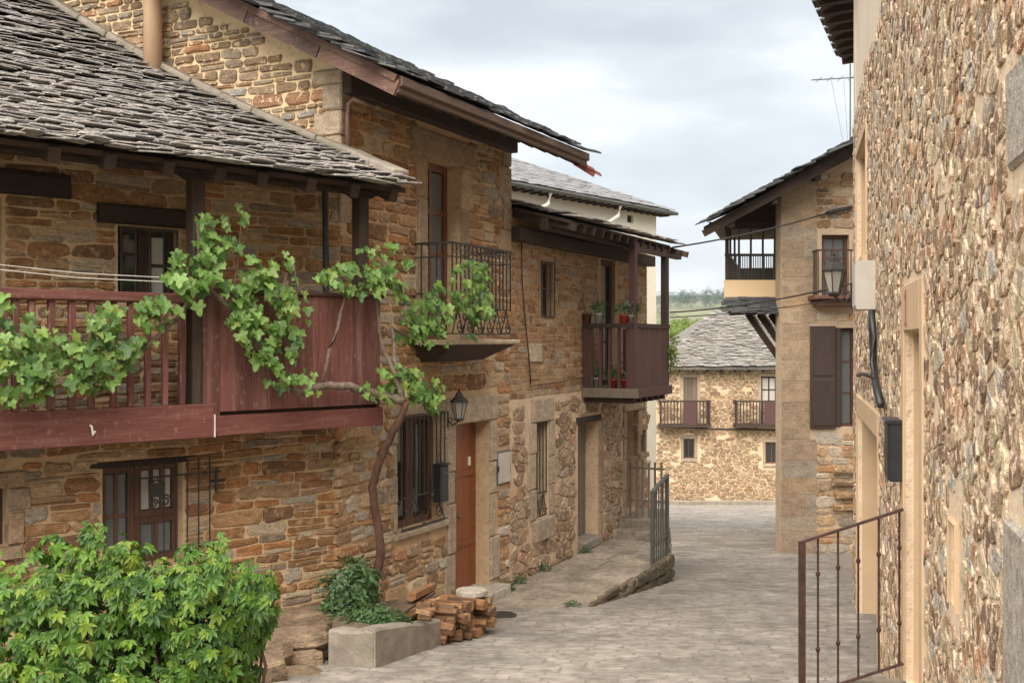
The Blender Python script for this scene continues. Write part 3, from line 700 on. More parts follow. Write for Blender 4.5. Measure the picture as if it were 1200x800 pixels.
# ------------------------------------------------------------------ shared small builders
def scroll(mb, fr, cu, cv, r, p, turns=1.4, rad=0.006, sgn=1, a0=0.0, n=14):
    mb.tube([fr.P(cu + sgn * r * (1 - .75 * i / n) * math.cos(a0 + 2 * math.pi * turns * i / n), cv + r * (1 - .75 * i / n) * math.sin(a0 + 2 * math.pi * turns * i / n), p) for i in range(n + 1)], rad, 5)
def grille(fr, parent, h, p, step=0.11, rad=0.008, mat='iron', orn=0.0, hor=2):
    u0, u1, v0, v1 = h
    for k in range(hor): 
        v = v0 + orn + (v1 - v0 - orn) * k / max(1, hor - 1) if hor > 1 else v0
        MB().fb(fr, u0, u1, v - .008, v + .008, p - .008, p + .008).build('crossbar', mat, parent)
    if orn: MB().fb(fr, u0, u1, v0 - .008, v0 + .008, p - .008, p + .008).build('crossbar', mat, parent)
    n = max(2, int(round((u1 - u0) / step)))
    for i in range(n + 1):
        u = u0 + (u1 - u0) * i / n
        MB().tube([fr.P(u, v0 + (orn if orn else -0.01), p), fr.P(u, v1 + 0.01, p)], rad, 6).build('bar', mat, parent)
    if orn:
        m_ = MB(); k = max(2, int((u1 - u0) / (orn * .95))); w = (u1 - u0) / k
        for i in range(k):
            c = u0 + w * (i + .5)
            scroll(m_, fr, c - w * .22, v0 + orn * .62, orn * .27, p, 1.3, .006, 1); scroll(m_, fr, c + w * .22, v0 + orn * .36, orn * .27, p, 1.3, .006, -1, 3.1)
            m_.tube([fr.P(c - w * .5, v0, p), fr.P(c, v0 + orn, p)], .006, 5); m_.tube([fr.P(c + w * .5, v0, p), fr.P(c, v0 + orn, p)], .006, 5)
        m_.build('scrollwork', mat, parent, kind='stuff')
def casement(fr, parent, h, p, cols=2, rows_=3, mat='wood_brown', glass='glass_dark', fw=0.05, bar=0.025):
    u0, u1, v0, v1 = h; f = MB()
    f.fb(fr, u0, u1, v0, v0 + fw, p - .05, p); f.fb(fr, u0, u1, v1 - fw, v1, p - .05, p)
    f.fb(fr, u0, u0 + fw, v0 + fw, v1 - fw, p - .05, p); f.fb(fr, u1 - fw, u1, v0 + fw, v1 - fw, p - .05, p)
    f.build('frame', mat, parent)
    a0, a1, b0, b1 = u0 + fw, u1 - fw, v0 + fw, v1 - fw
    for i in range(1, cols): MB().fb(fr, a0 + (a1 - a0) * i / cols - bar / 2, a0 + (a1 - a0) * i / cols + bar / 2, b0, b1, p - .04, p - .006).build('glazing_bar', mat, parent)
    for j in range(1, rows_): MB().fb(fr, a0, a1, b0 + (b1 - b0) * j / rows_ - bar / 2, b0 + (b1 - b0) * j / rows_ + bar / 2, p - .038, p - .009).build('glazing_bar', mat, parent)
    for i in range(cols):
        for j in range(rows_):
            c0, c1 = a0 + (a1 - a0) * i / cols, a0 + (a1 - a0) * (i + 1) / cols; d0, d1 = b0 + (b1 - b0) * j / rows_, b0 + (b1 - b0) * (j + 1) / rows_
            MB().fb(fr, c0 + bar * .3, c1 - bar * .3, d0 + bar * .3, d1 - bar * .3, p - .028, p - .022).build('pane', glass, parent)
def part(name, parent, loc=None):
    """an opening's own node: an Empty part that parents frame, panes and bars"""
    o = bpy.data.objects.new(name, None); COL.objects.link(o); o.empty_display_size = .1; o.parent = parent
    w = Vector(loc) if loc is not None else WL[parent.name]; WL[o.name] = w; o.location = w - WL[parent.name]; return o
def plank_door(fr, parent, h, p, n, mat, t=0.04, hv=None):
    u0, u1, v0, v1 = h
    for i in range(n):
        a = u0 + (u1 - u0) * i / n; b = u0 + (u1 - u0) * (i + 1) / n
        MB().cfb(fr, a + .002, b - .002, v0, v1, p - t, p + U(-.002, .002), 0.006, 0, R() or .1).build('plank', mat, parent)

# ------------------------------------------------------------------ house with the vine gallery (nearest on the left)
HA = empty('gallery_house', FA.P(-3.0, ground(8.5) - EYE, 0), 'stone house with slate roof and burgundy timber gallery, nearest on the left', 'house')
lowin = FA.rect(120, 214, 549, 668); lowin2 = FA.rect(-75, 9, 572, 640, at=0)
upwin = FA.rect(138, 209, 264, 352); updoor = FA.rect(-75, 2, 230, 480, at=0)
holesA = [lowin, lowin2, upwin, updoor]
wA = wall_mesh(FA, -7.0, 0.0, -3.3, 1.66, holesA, 0.5, 0.22).build('wall', 'mortar_brown', HA)
A_h = [grow(lowin, .015, .015, .02, .06), grow(lowin2, .03, .1, .05, .1), grow(upwin, .02, .02, .02, .14), grow(updoor, .02, .02, 0, .2)]
pol = coursed(-6.6, 0.0, -3.2, 1.62, A_h, 0.045, 0.13, 0.12, 0.40, 0.006, 0.18, wav=0.035, split=.25, seed=1)
lay(pol, FA.P, wA, 'st_brown', 0.014, nmax=300)
# upper window: timber lintel, frame, shutter leaf and grille
w = part('window', HA, FA.P(upwin[0], upwin[2], 0))
MB().cfb(FA, FA.u(113), FA.u(222), *[FA.pix(130, y)[1] for y in (262, 240)], -.1, .09, .015, .008).build('lintel', 'wood_dark', w)
um = upwin[0] + (upwin[1] - upwin[0]) * .5
casement(FA, w, (upwin[0], um, upwin[2], upwin[3]), -.08, 1, 3, 'wood_dark_z', 'glass_dark')
casement(FA, w, (um + .004, upwin[1], upwin[2], upwin[3]), -.08, 1, 2, 'wood_dark_z', 'curtain', .06)
grille(FA, w, grow(upwin, -.02), .02, .12, .008)
# lower window
w = part('window', HA, FA.P(lowin[0], lowin[2], 0))
MB().cfb(FA, lowin[0] - .15, lowin[1] + .12, lowin[3], lowin[3] + .05, -.12, .012, .008).build('lintel', 'wood_dark', w)
um = lowin[0] + (lowin[1] - lowin[0]) * .44
casement(FA, w, (lowin[0], um, lowin[2], lowin[3]), -.08, 2, 2, 'wood_brown', 'glass_grey', .055)
vm = lowin[2] + (lowin[3] - lowin[2]) * .46
casement(FA, w, (um + .004, lowin[1], vm, lowin[3]), -.08, 3, 1, 'wood_brown', 'curtain', .05)
casement(FA, w, (um + .004, lowin[1], lowin[2], vm - .003), -.08, 2, 1, 'wood_brown', 'glass_grey', .05)
gx0, gx1 = FA.u(150, .1), FA.u(246, .1)
gv0, gv1 = lowin[2], FA.pix(120, 543)[1]
for vv in (gv1 - .13, gv0 + .1): MB().fb(FA, gx0, gx1 + .1, vv - .007, vv + .007, .09, .105).build('crossbar', 'iron', w)
for i in range(8):
    u = gx0 + (gx1 - gx0) * i / 7
    MB().tube([FA.P(u, gv0, .1), FA.P(u, gv1, .1)], .007, 5).build('bar', 'iron', w)
for (x, y, r) in ((183, 570, .06), (194, 586, .05), (180, 590, .04)):
    S_ = MB(); scroll(S_, FA, *FA.pix(x, y, .12), r, .12, 1.5, .008); S_.build('scroll', 'iron', w)
S_ = MB(); c_ = FA.pix(184, 573, .12); S_.fb(FA, c_[0] - .05, c_[0] + .05, c_[1] - .06, c_[1] + .05, .11, .125)
S_.build('lock_plate', 'iron', w)
MB().tube([FA.P(gx1, c_[1] + .02, .1), FA.P(gx1 + .14, c_[1] + .02, .1)], .012, 5).tube([FA.P(gx1 + .06, c_[1] - .08, .1), FA.P(gx1 + .06, c_[1] + .12, .1)], .014, 5).build('grille_hook', 'iron', w)
# left lower window, seen at the edge
w = part('window', HA, FA.P(lowin2[0], lowin2[2], 0))
casement(FA, w, lowin2, -.1, 2, 2, 'wood_dark_z', 'glass_dark'); surround(FA, w, lowin2, .14, .12, .1, .025, 'ashlar_brown', 2)
# gallery door with heavy lintel
w = part('door', HA, FA.P(updoor[0], updoor[2], 0))
plank_door(FA, w, updoor, -.08, 5, 'wood_brown')
MB().cfb(FA, FA.u(-90), FA.u(84, .06), *[FA.pix(40, y)[1] for y in (229, 203)], -.1, .08, .02, .01).build('lintel', 'wood_dark', w)
# gallery: floor, fascia boards, posts, balusters, planks
PB = 0.66; FV = -0.735
gal = part('gallery', HA, FA.P(-2.5, FV, PB))
uk = FA.u(249, PB); ue = FA.u(447, PB); ul = -5.2
MB().fb(FA, ul, ue, -.60, -.52, 0.0, PB - .03).build('floor', 'wood_dark', gal)
for i in range(11):
    u = ul + .3 + i * .47
    if u < ue - .1: MB().fb(FA, u, u + .1, -.72, -.602, 0.0, PB - .03).build('joist', 'wood_dark', gal)
MB().cfb(FA, ul, uk - .004, FV, -.478, PB - .03, PB + .035, .006).build('fascia_board', 'paint_red_h', gal)
MB().cfb(FA, uk, ue, FV + .005, -.575, PB - .03, PB + .03, .006).build('fascia_board', 'paint_red_h', gal)
MB().fb(FA, uk - .004, uk, FV, -.56, PB + .001, PB + .045).build('joint_strip', 'white_paint', gal)
ur = FA.u(240, PB)
MB().cfb(FA, ul, ur, .285, .36, PB - .05, PB + .05, .012).build('handrail', 'paint_red_h', gal)
px_ = 215
xb = [-60, -38, -17, 4, 18, 37, 60, 84, 107, 133, 153, 173, 193, 213]
for x in xb:
    u = FA.u(x, PB); MB().cfb(FA, u - .022, u + .022, -.478, .285, PB - .02, PB + .02, .005, 0, R()).build('baluster', 'paint_red', gal)
n = 12; u0 = FA.u(237, PB); u1 = ue - .03
for i in range(n):
    a = u0 + (u1 - u0) * i / n; b = u0 + (u1 - u0) * (i + 1) / n
    MB().cfb(FA, a + .0015, b - .0015, -.575 + (0.03 if i else -.06), .375, PB + .0, PB + .024 + U(-.003, .003), .004, 0, R()).build('plank', 'paint_red', gal)
MB().cfb(FA, u0 - .02, ue, .375, .41, PB - .05, PB + .05, .008).build('cap_rail', 'paint_dark', gal)
for i in range(4):      # return side at the street end
    a = PB * i / 4; b = PB * (i + 1) / 4
    MB().fb(FA, ue - .05, ue - .025, -.575, .375, a + .002, b - .002, R()).build('plank', 'paint_red', gal)
for (x, top) in ((231, 1.33), (424, 1.33), (-140, 1.33)):
    u = FA.u(x, PB - .05); MB().cfb(FA, u - .055, u + .055, -.52, top, PB - .12, PB - .01, .012, .003).build('post', 'wood_dark_z', gal)
    MB().prism([FA.P(u - .22, top + .0, PB - .11), FA.P(u - .08, top - .09, PB - .11), FA.P(u + .08, top - .09, PB - .11), FA.P(u + .22, top, PB - .11), FA.P(u + .22, top + .07, PB - .11), FA.P(u - .22, top + .07, PB - .11)], tuple(FA.P(0, 0, .1) - FA.P(0, 0, 0))).build('bracket', 'wood_dark', gal)
MB().tube([FA.P(FA.u(383, .15), -.5, .15), FA.P(FA.u(381, .15), 1.5, .15)], .03, 8).build('drain_pipe', 'iron', HA)
# roof
PE, HE = 1.06, 1.30
profA = lambda t: 0.36 * t + 0.032 * t * t if t > 0 else 0.36 * t
def uA(t):
    p = PE - t; return 0.03 if p > 0 else 0.354 * p - 0.01
roofA = deck(FA, 'roof', 'wood_dark', HA, lambda t: -7.2, uA, PE - .15, HE + .05, profA, 5.1, .04, 12, .03)
def okA(P_, w):
    r = Vector((P_.x, P_.y)) - FA.o; p = r.dot(FA.n); u = r.dot(FA.d)
    lim = 0.04 if p > 0 else 0.354 * p - .02
    return u + w / 2 < lim + 0.05 and u > -7.2
inA = -Vector((FA.n.x, FA.n.y, 0))
slates(roofA, FA.P(0, HE, PE), (FA.d.x, FA.d.y, 0), inA, profA, 7.2, 5.1, 'slate', (.09, .36), .050, .17, .0085, okA, 300, -7.1, 2.6)
for i in range(12):
    u = -.12 - i * .42 + U(-.04, .04)
    q = [FA.P(u, HE + profA(t) - .10, PE - t) for t in (.12, 1.1)]
    MB().beam(q[0], q[1], .085, .11).build('rafter', 'wood_dark', roofA)
MB().cfb(FA, -7, -.02, 1.28, 1.42, PB - .13, PB + .0, .015).build('eave_beam', 'wood_dark', roofA)
MB().cfb(FA, -7, -.05, 1.46, 1.60, 0.03, .16, .015).build('wall_plate', 'wood_dark', roofA)
# cement flashing along the neighbour's gable
mb = MB(); pts = []
for i in range(15):
    t = .15 + 4.9 * i / 14; p = PE - t; pts.append((uA(t) - .05, HE + profA(t) + .085, p))
for i in range(14):
    a = FA.P(*pts[i]); b = FA.P(*pts[i + 1]); a.z += U(-.006, .006)
    mb.beam(a, b, .19 + U(-.03, .03), .06 + U(0, .02), (0, 0, 1))
mb.build('flashing', 'cement', roofA, bevel=.02)
# stove pipe on the roof by the gable
g_u, g_v = FG.pix(179, 92, .16)
P0 = FG.P(g_u, g_v - .12, .16)
pipe = empty('stove_pipe', P0, 'round beige stove pipe rising from the slate roof against the gable', 'chimney pipe')
MB().lathe(P0, [(.09, 0), (.09, 1.9)], 16).build('pipe', 'stove_pipe', pipe, True)
MB().lathe(P0, [(.16, 0), (.135, .14), (.10, .2)], 14).build('collar', 'cement', pipe, True)
MB().lathe(P0 + Vector((0, 0, 1.9)), [(.15, .12), (.15, .15), (.02, .26)], 14).build('cap', 'stove_pipe', pipe)
_h = FA.pix(107, 505, PB + .05); MB().tube([FA.P(_h[0], _h[1] + .04, PB + .036), FA.P(_h[0], _h[1] + .03, PB + .06), FA.P(_h[0] + .01, _h[1] - .03, PB + .06), FA.P(_h[0] + .015, _h[1] + .0, PB + .08)], .008, 5).build('hook', 'white_paint', gal)
# gallery wires
for a, b, lab in (((-40, 306, .72), (208, 326, .72), 'upper pale training wire stretched above the gallery handrail'), ((-40, 312, .74), (208, 331, .74), 'lower pale training wire stretched above the gallery handrail')):
    q = FA.P(*FA.pix(a[0], a[1], a[2]), a[2]); r = FA.P(*FA.pix(b[0], b[1], b[2]), b[2])
    o = MB().tube([q, (q + r) / 2 + Vector((0, 0, -.02)), r], .003, 4).build('wire', 'white_paint'); tag(o, lab, 'wire', 'vine training wires')

# ------------------------------------------------------------------ tall stone house with gable
uB1 = FB.u(597)
HB = empty('tall_stone_house', FB.P(1.8, ground(11.5) - EYE, 0), 'tall stone house with gable, slate roof and small iron balcony', 'house')
bdoor = (FB.u(500), FB.u(539), FB.pix(500, 402)[1], FB.pix(500, 184)[1])
bwin = (FB.u(465), FB.u(517), FB.pix(465, 624)[1], FB.pix(465, 489)[1])
ddoor = (FB.u(532), FB.u(573), -3.2, FB.pix(545, 496)[1])
BT = 2.44
wB = wall_mesh(FB, 0.0, uB1, -3.4, BT + .1, [bdoor, bwin, ddoor], .5, .26).build('wall', 'mortar_brown', HB)
hb = [grow(bdoor, .22, .2, .02, .32), grow(bwin, .06, .16, .12, .12), grow(ddoor, .2, .22, .0, .32), (0.0, .1, 1.1, BT), (FB.u(580), FB.u(595), FB.pix(585, 568)[1], FB.pix(585, 527)[1])]
polu = coursed(0.0, uB1, -.55, BT, hb, .07, .19, .14, .38, .010, .17, wav=.03, split=.22, seed=2)
poll = coursed(-0.1, uB1, -3.3, -.55, hb, .07, .20, .14, .40, .010, .18, wav=.03, split=.22, seed=4)
lay(polu, FB.P, wB, 'st_brown', .022, nmax=110)
lay(poll, FB.P, wB, 'st_tan', .024, nmax=110, rest='stone_rubble')
# gable
hr = 2.26; SB = 0.51
gtop = lambda u: hr + SB * (.86 - u) - .16
mb = MB(); fr = FG
mb.prism([fr.P(-6.6, -2), fr.P(0, -2), fr.P(0, gtop(0)), fr.P(-4.2, gtop(-4.2)), fr.P(-6.6, gtop(-4.2) - 1.0)], tuple(fr.P(0, 0, -.4) - fr.P(0, 0, 0)))
gw = mb.build('gable_wall', 'mortar_gable', HB)
polg = coursed(-5.6, -.02, 1.2, 4.6, [(-.16, .1, -9, 9)], .05, .15, .12, .34, .0085, .17, lambda u: gtop(u) - .02, .022, .2, 5)
lay(polg, FG.P, gw, 'st_gable', .022, nmax=170)
v = 1.1; k = 0
while v < gtop(0) - .05:       # corner quoins
    h = U(.2, .32); v1 = min(v + h, gtop(0) - .02); ln = U(.24, .33) if k % 2 else U(.14, .2)
    P_ = lambda u, vv, p: FG.P(u, vv, p)
    MB().cfb(FG, -ln, .028, v + .006, v1 - .006, -.13, .03, .014, .004, R()).build('quoin', 'ashlar', gw)
    v = v1; k += 1
# street side quoins at the far corner and iron-balcony door
for i, (a, b) in enumerate(((1.35, 1.7), (1.02, 1.34), (.62, 1.0), (1.72, 2.1), (2.12, 2.4))):
    MB().cfb(FB, uB1 - (.34 if i % 2 else .2), uB1 + .012, a, b, -.1, .028, .012, .004, R()).build('quoin', 'ashlar_brown', wB)
d_ = part('balcony_door', HB, FB.P(bdoor[0], bdoor[2]))
surround(FB, d_, bdoor, .24, .28, .1, .028, 'ashlar_brown', 4, sill=False, over=.34)
um = (bdoor[0] + bdoor[1]) / 2
casement(FB, d_, (bdoor[0], bdoor[1], bdoor[2], bdoor[3]), -.16, 2, 4, 'wood_red', 'glass_grey', .08, .05)
# lower grilled window
w = part('window', HB, FB.P(bwin[0], bwin[2]))
surround(FB, w, bwin, .17, .13, .07, .02, 'ashlar', 4)
casement(FB, w, bwin, -.12, 2, 1, 'wood_brown', 'glass_dark', .07, .16)
grille(FB, w, grow(bwin, -.01, -.01, -.02, .0), .05, .085, .0085, 'iron', .32, 2)
# front door
d_ = part('front_door', HB, FB.P(ddoor[0], ddoor[2]))
surround(FB, d_, ddoor, .2, .3, .1, .03, 'ashlar', 5, sill=False, over=.2, into=-.2)
plank_door(FB, d_, ddoor, -.17, 5, 'wood_door')
for vv in (-1.55, -2.35):
    MB().cfb(FB, ddoor[0] + .03, ddoor[1] - .1, vv, vv + .06, -.172, -.15, .006).build('door_rail', 'wood_door', d_)
hx = FB.pix(551, 540, -.15)
MB().fb(FB, hx[0] - .02, hx[0] + .02, hx[1] - .05, hx[1] + .05, -.172, -.155).build('letter_plate', 'white_paint', d_)
MB().lathe(FB.P(FB.u(538, -.12), -1.98, -.12), [(.02, -.02), (.03, 0), (.02, .02)], 8).build('door_knob', 'copper', d_)
MB().cfb(FB, ddoor[0] - .15, ddoor[1] + .15, ground(12.4) - EYE - .1, ground(12.4) - EYE + .12, -.2, .22, .02, .006).build('door_step', 'ashlar_grey', d_)
# iron balcony
PBAL = .45; bu0 = FB.u(485); q = FB.pix(598, 400, PBAL); bu1 = q[0]; bv0 = .02; bv1 = FB.pix(530, 284, PBAL)[1]
ib = part('iron_balcony', HB, FB.P(bu0, bv0))
MB().cfb(FB, bu0 - .1, bu1 + .1, bv0 - .05, bv0, 0.0, PBAL + .08, .012, .003).build('balcony_slab', 'ashlar', ib)
mb = MB(); lo = [FB.P(bu0 + .12, bv0 - .24, .0), FB.P(bu1 - .2, bv0 - .24, .0), FB.P(bu1 - .2, bv0 - .22, PBAL * .45), FB.P(bu0 + .12, bv0 - .22, PBAL * .45)]
hi_ = [FB.P(bu0 - .06, bv0 - .052, .0), FB.P(bu1 + .06, bv0 - .052, .0), FB.P(bu1 + .06, bv0 - .052, PBAL + .04), FB.P(bu0 - .06, bv0 - .052, PBAL + .04)]
mb.hexa(lo + hi_).build('balcony_corbel', 'wood_dark', ib)
rl = MB(); rad = .0085
path = [FB.P(bu0, 0, 0), FB.P(bu0, 0, PBAL), FB.P(bu1, 0, PBAL), FB.P(bu1, 0, 0)]
for vv, t_ in ((bv1, .022), (bv1 - .14, .011), (bv0 + .33, .012), (bv0 + .06, .012)):
    for i in range(3):
        a = path[i] + Vector((0, 0, vv)); b = path[i + 1] + Vector((0, 0, vv)); rl.beam(a, b, t_ * 1.6, t_)
rl.build('balcony_rail', 'iron', ib)
def rail_bars(pa, pb, n, v0, v1):
    for i in range(n + 1):
        q = pa.lerp(pb, i / n); MB().tube([q + Vector((0, 0, v0)), q + Vector((0, 0, v1))], rad, 5).build('bar', 'iron', ib)
rail_bars(path[0], path[1], 5, bv0 + .33, bv1); rail_bars(path[1], path[2], 15, bv0 + .33, bv1); rail_bars(path[3], path[2], 5, bv0 + .33, bv1)
sw = MB()
n = 6
for i in range(n):
    c = bu0 + (bu1 - bu0) * (i + .5) / n; r = .075
    scroll(sw, FB, c - .05, bv0 + .24, r, PBAL, 1.4, .007, 1); scroll(sw, FB, c + .05, bv0 + .14, r, PBAL, 1.4, .007, -1, 3.1)
    sw.tube([FB.P(c - .11, bv0 + .06, PBAL), FB.P(c, bv0 + .33, PBAL)], .007, 5); sw.tube([FB.P(c + .11, bv0 + .06, PBAL), FB.P(c, bv0 + .33, PBAL)], .007, 5)
    scroll(sw, FB, c - .05, bv1 - .07, .05, PBAL, 1.2, .005, 1); scroll(sw, FB, c + .05, bv1 - .07, .05, PBAL, 1.2, .005, -1)
sw.build('scrollwork', 'iron', ib, kind='stuff')
# roof of the tall house
POB = .86
roofB = deck(FB, 'roof', 'wood_dark', HB, lambda t: -.42, lambda t: uB1 + .36, POB, hr, lambda t: SB * t, 4.9, .06, 4, .03)
inB = -Vector((FB.n.x, FB.n.y, 0)); eB = Vector((FB.d.x, FB.d.y, 0))
slates(roofB, FB.P(-.48, hr, POB + .05), eB, inB, lambda t: SB * t, uB1 + .9, 4.9, 'slate_dark', (.18, .36), .12, .27, .017, None, 120, 0, 1.0)
MB().cfb(FB, -.44, uB1 + .30, hr - .14, hr - .02, POB - .0, POB + .035, .008).build('eave_board', 'wood_eave2', roofB)
MB().cfb(FB, -.44, uB1 + .30, hr - .09, hr + .0, POB + .036, POB + .07, .012).build('eave_moulding', 'wood_eave2', roofB)
a = FB.P(-.44, hr - .11, POB + .03); b = FB.P(-.44, hr - .11 + SB * 4.8, POB + .03 - 4.8)
for i in range(6):
    MB().beam(a.lerp(b, i / 6 + .001), a.lerp(b, (i + 1) / 6 - .001), .05 + U(-.004, .006), .13 + U(-.008, .008), rv=R()).build('rake_board', 'wood_eave', roofB)
MB().beam(a + eB * -.03 + Vector((0, 0, .085)), b + eB * -.03 + Vector((0, 0, .085)), .03, .06).build('rake_moulding', 'wood_eave', roofB)
for i in range(13):
    u = -.3 + i * .345
    q0 = FB.P(u, hr - .11, POB - .02); q1 = FB.P(u, hr - .11 + SB * .86, 0.0)
    MB().beam(q0, q1, .08, .09).build('rafter', 'wood_dark', roofB)
MB().cfb(FB, 0.0, uB1, BT - .16, BT + .02, .026, .12, .012).build('wall_plate', 'wood_dark', roofB)
# back slope so that the roof is closed
bk = MB(); r0 = FB.P(-.42, hr + SB * 4.9 - .03, POB - 4.9); r1 = FB.P(uB1 + .36, hr + SB * 4.9 - .03, POB - 4.9)
e0 = FB.P(uB1 + .36, hr + .4, POB - 9.2); e1 = FB.P(-.42, hr + .4, POB - 9.2)
bk.prism([r0, r1, e0, e1], (0, 0, -.06)).build('back_slope', 'slate_dark', roofB)
# downpipe at the corner
q = lambda x, y, p: FB.P(*FB.pix(x, y, p), p)
MB().tube([q(440, 126, .3), q(414, 116, .12), q(409, 122, .08), q(408, 135, .07), q(408, 200, .07)], .028, 8).build('downpipe', 'copper', HB, True)
# red clay tiles sticking out under the far eave
rt = empty('clay_tiles', FB.P(uB1 + .5, 1.95, .75), 'broken red clay ridge tiles poking out beyond the dark eave', 'roof tiles')
for i, (x, y, x2, y2) in enumerate(((669, 188, 684, 196), (676, 193, 692, 201), (683, 197, 700, 207))):
    a = FB.P(*FB.pix(x, y, .5), .5); b = FB.P(*FB.pix(x2, y2, .5), .5)
    mb = MB(); d = (b - a).normalized(); sdv = d.cross(Vector((0, 0, 1))).normalized(); upv = sdv.cross(d); n = 7; V = []
    for pp, rr in ((a, .05), (b, .062)):
        for th_ in (1.0, .78):
            for j in range(n): an = math.pi * j / (n - 1); V.append(pp + sdv * math.cos(an) * rr * th_ + upv * math.sin(an) * rr * th_)
    fs = []
    for j in range(n - 1): fs += [(j, j + 1, 2 * n + j + 1, 2 * n + j), (n + j, n + j + 1, 3 * n + j + 1, 3 * n + j), (j, j + 1, n + j + 1, n + j), (2 * n + j, 2 * n + j + 1, 3 * n + j + 1, 3 * n + j)]
    mb.add(V, fs).build('tile', 'red_tile', rt, True)
# fixtures on the front
m0 = FB.rect(580, 595, 528, 567, at=587)
o = empty('meter_box', FB.P(m0[0], m0[2], 0), 'flush grey meter cupboard door in the wall right of the orange door', 'meter box')
MB().cfb(FB, *m0, -.05, .035, .006).build('box_frame', 'iron_grey', o); MB().cfb(FB, m0[0] + .02, m0[1] - .02, m0[2] + .02, m0[3] - .02, .03, .045, .004).build('box_door', 'grey_plastic', o)
q = FB.pix(584, 548, .05); MB().fb(FB, q[0] - .015, q[0] + .015, q[1] - .05, q[1] + .02, .046, .056).build('latch', 'black_plastic', o)
mb0 = FB.rect(518, 527, 545, 588, .14, at=522)
o = empty('mailbox', FB.P(mb0[0], mb0[2], .05), 'dark grey mailbox on the stone jamb left of the orange door', 'mailbox')
MB().cfb(FB, mb0[0], mb0[0] + .17, mb0[2], mb0[3], .035, .13, .012).build('box', 'black_plastic', o)
MB().cfb(FB, mb0[0] - .01, mb0[0] + .18, mb0[3], mb0[3] + .02, .035, .145, .008).build('lid', 'black_plastic', o)
MB().fb(FB, mb0[0] + .04, mb0[0] + .14, mb0[3] - .09, mb0[3] - .07, .131, .136).build('slot', 'iron_grey', o)
def lantern(fr, u, v, arm, s, label, parent_name='wall_lantern'):
    c = fr.P(u, v, arm); o = empty(parent_name, fr.P(u, v, 0), label, 'lantern', 'wall lanterns')
    mb = MB(); mb.tube([fr.P(u, v - .30 * s, .03), fr.P(u, v - .36 * s, arm * .5), fr.P(u, v - .30 * s, arm)], .011 * s, 6); mb.tube([fr.P(u, v - .40 * s, .03), fr.P(u, v - .16 * s, .03)], .016 * s, 6)
    scroll(mb, Frame((fr.P(u, 0, 0).x, fr.P(u, 0, 0).y), (fr.n.x, fr.n.y)), arm * .4, v - .30 * s, .05 * s, 0, 1.3, .007 * s)
    mb.build('bracket', 'iron', o)
    n = 6
    MB().lathe(c, [(.05 * s, -.30 * s), (.075 * s, -.27 * s), (.07 * s, -.25 * s)], n).build('base', 'iron', o)
    MB().lathe(c, [(.062 * s, -.25 * s), (.115 * s, -.02 * s)], n).build('glass', 'lamp_glass', o)
    fm = MB()
    for j in range(n):
        a = 2 * math.pi * j / n; fm.tube([c + Vector((.066 * s * math.cos(a), .066 * s * math.sin(a), -.25 * s)), c + Vector((.119 * s * math.cos(a), .119 * s * math.sin(a), -.02 * s))], .007 * s, 4)
    fm.build('frame', 'iron', o)
    MB().lathe(c, [(.14 * s, -.02 * s), (.135 * s, .0), (.06 * s, .08 * s), (.05 * s, .12 * s), (.02 * s, .14 * s)], n).build('roof', 'iron', o)
    MB().lathe(c, [(.012 * s, .13 * s), (.02 * s, .16 * s), (.004 * s, .2 * s)], 6).build('finial', 'iron', o)
    return o
q = FB.pix(541, 472, .2); lantern(FB, q[0], q[1] + .02, .17, .72, 'black iron wall lantern beside the top of the orange front door')
# thin cable running down the front between both houses
def cable(fr, pts, name, mat, label, cat, rad=.009, group=None):
    o = MB().tube([fr.P(*fr.pix(x, y, p), p) for x, y, p in pts], rad, 5).build(name, mat, None, True); return tag(o, label, cat, group)
cable(FB, [(611, 272, .04), (612, 330, .035), (616, 380, .035), (620, 420, .035), (622, 450, .035)], 'cable', 'iron_rust', 'thin brown cable running down the wall right of the iron balcony', 'cable')
cable(FB, [(622, 452, .04), (660, 447, .04), (690, 441, .04)], 'cable', 'iron_rust', 'thin cable running level along the wall towards the timber gallery', 'cable', .007)

# ------------------------------------------------------------------ further house with the flower gallery
HC = empty('flower_gallery_house', FB.P(6.3, WH - .1, 0), 'low stone house with slate eave and maroon flower gallery, behind the tall house', 'house')
uC1 = FB.u(758)
cw1 = FB.rect(627, 643, 494, 606, at=634); cw2 = FB.rect(634, 648, 308, 370, at=640)
cd1 = (FB.u(677), FB.u(701), WH - .0, FB.pix(685, 496)[1]); cd2 = (FB.u(704), FB.u(721), -.66, FB.pix(710, 304)[1])
cd3 = (FB.u(733), FB.u(747), WH + .30, FB.pix(735, 482)[1]); cw3 = FB.rect(749, 755, 504, 530, at=752)
CT = 1.40
wC = wall_mesh(FB, uB1 + .002, uC1, -3.9, -.70, [cw1, cd1, cd3, cw3], .5, .28).build('wall', 'mortar_c', HC)
wC2 = wall_mesh(FB, uB1 + .002, uC1, -.699, CT + .19, [cw2, cd2], .5, .28).build('upper_wall', 'render_c', HC)
hc = [grow(cw1, .2, .2, .3, .32), grow(cw2, .03), grow(cd1, .08, .16, 0, .12), grow(cd2, .1), grow(cd3, .12, .1, 0, .12), grow(cw3, .1)]
lay(coursed(uB1, uC1, -.70, CT - .1, hc, .045, .11, .1, .28, .006, .2, wav=.03, split=.2, seed=11), FB.P, wC2, 'st_render', .007, nmax=110, bev=.85)
lay(rubble(uB1, uC1, -3.3, -.70, hc, .20, .11, .009), FB.P, wC, 'st_pink', .02, nmax=190)
w = part('window', HC, FB.P(cw1[0], cw1[2])); surround(FB, w, cw1, .2, .3, .28, .03, 'ashlar', 3)
casement(FB, w, cw1, -.16, 1, 2, 'wood_brown'); grille(FB, w, grow(cw1, -.01), -.03, .1, .008, 'iron', .3, 2)
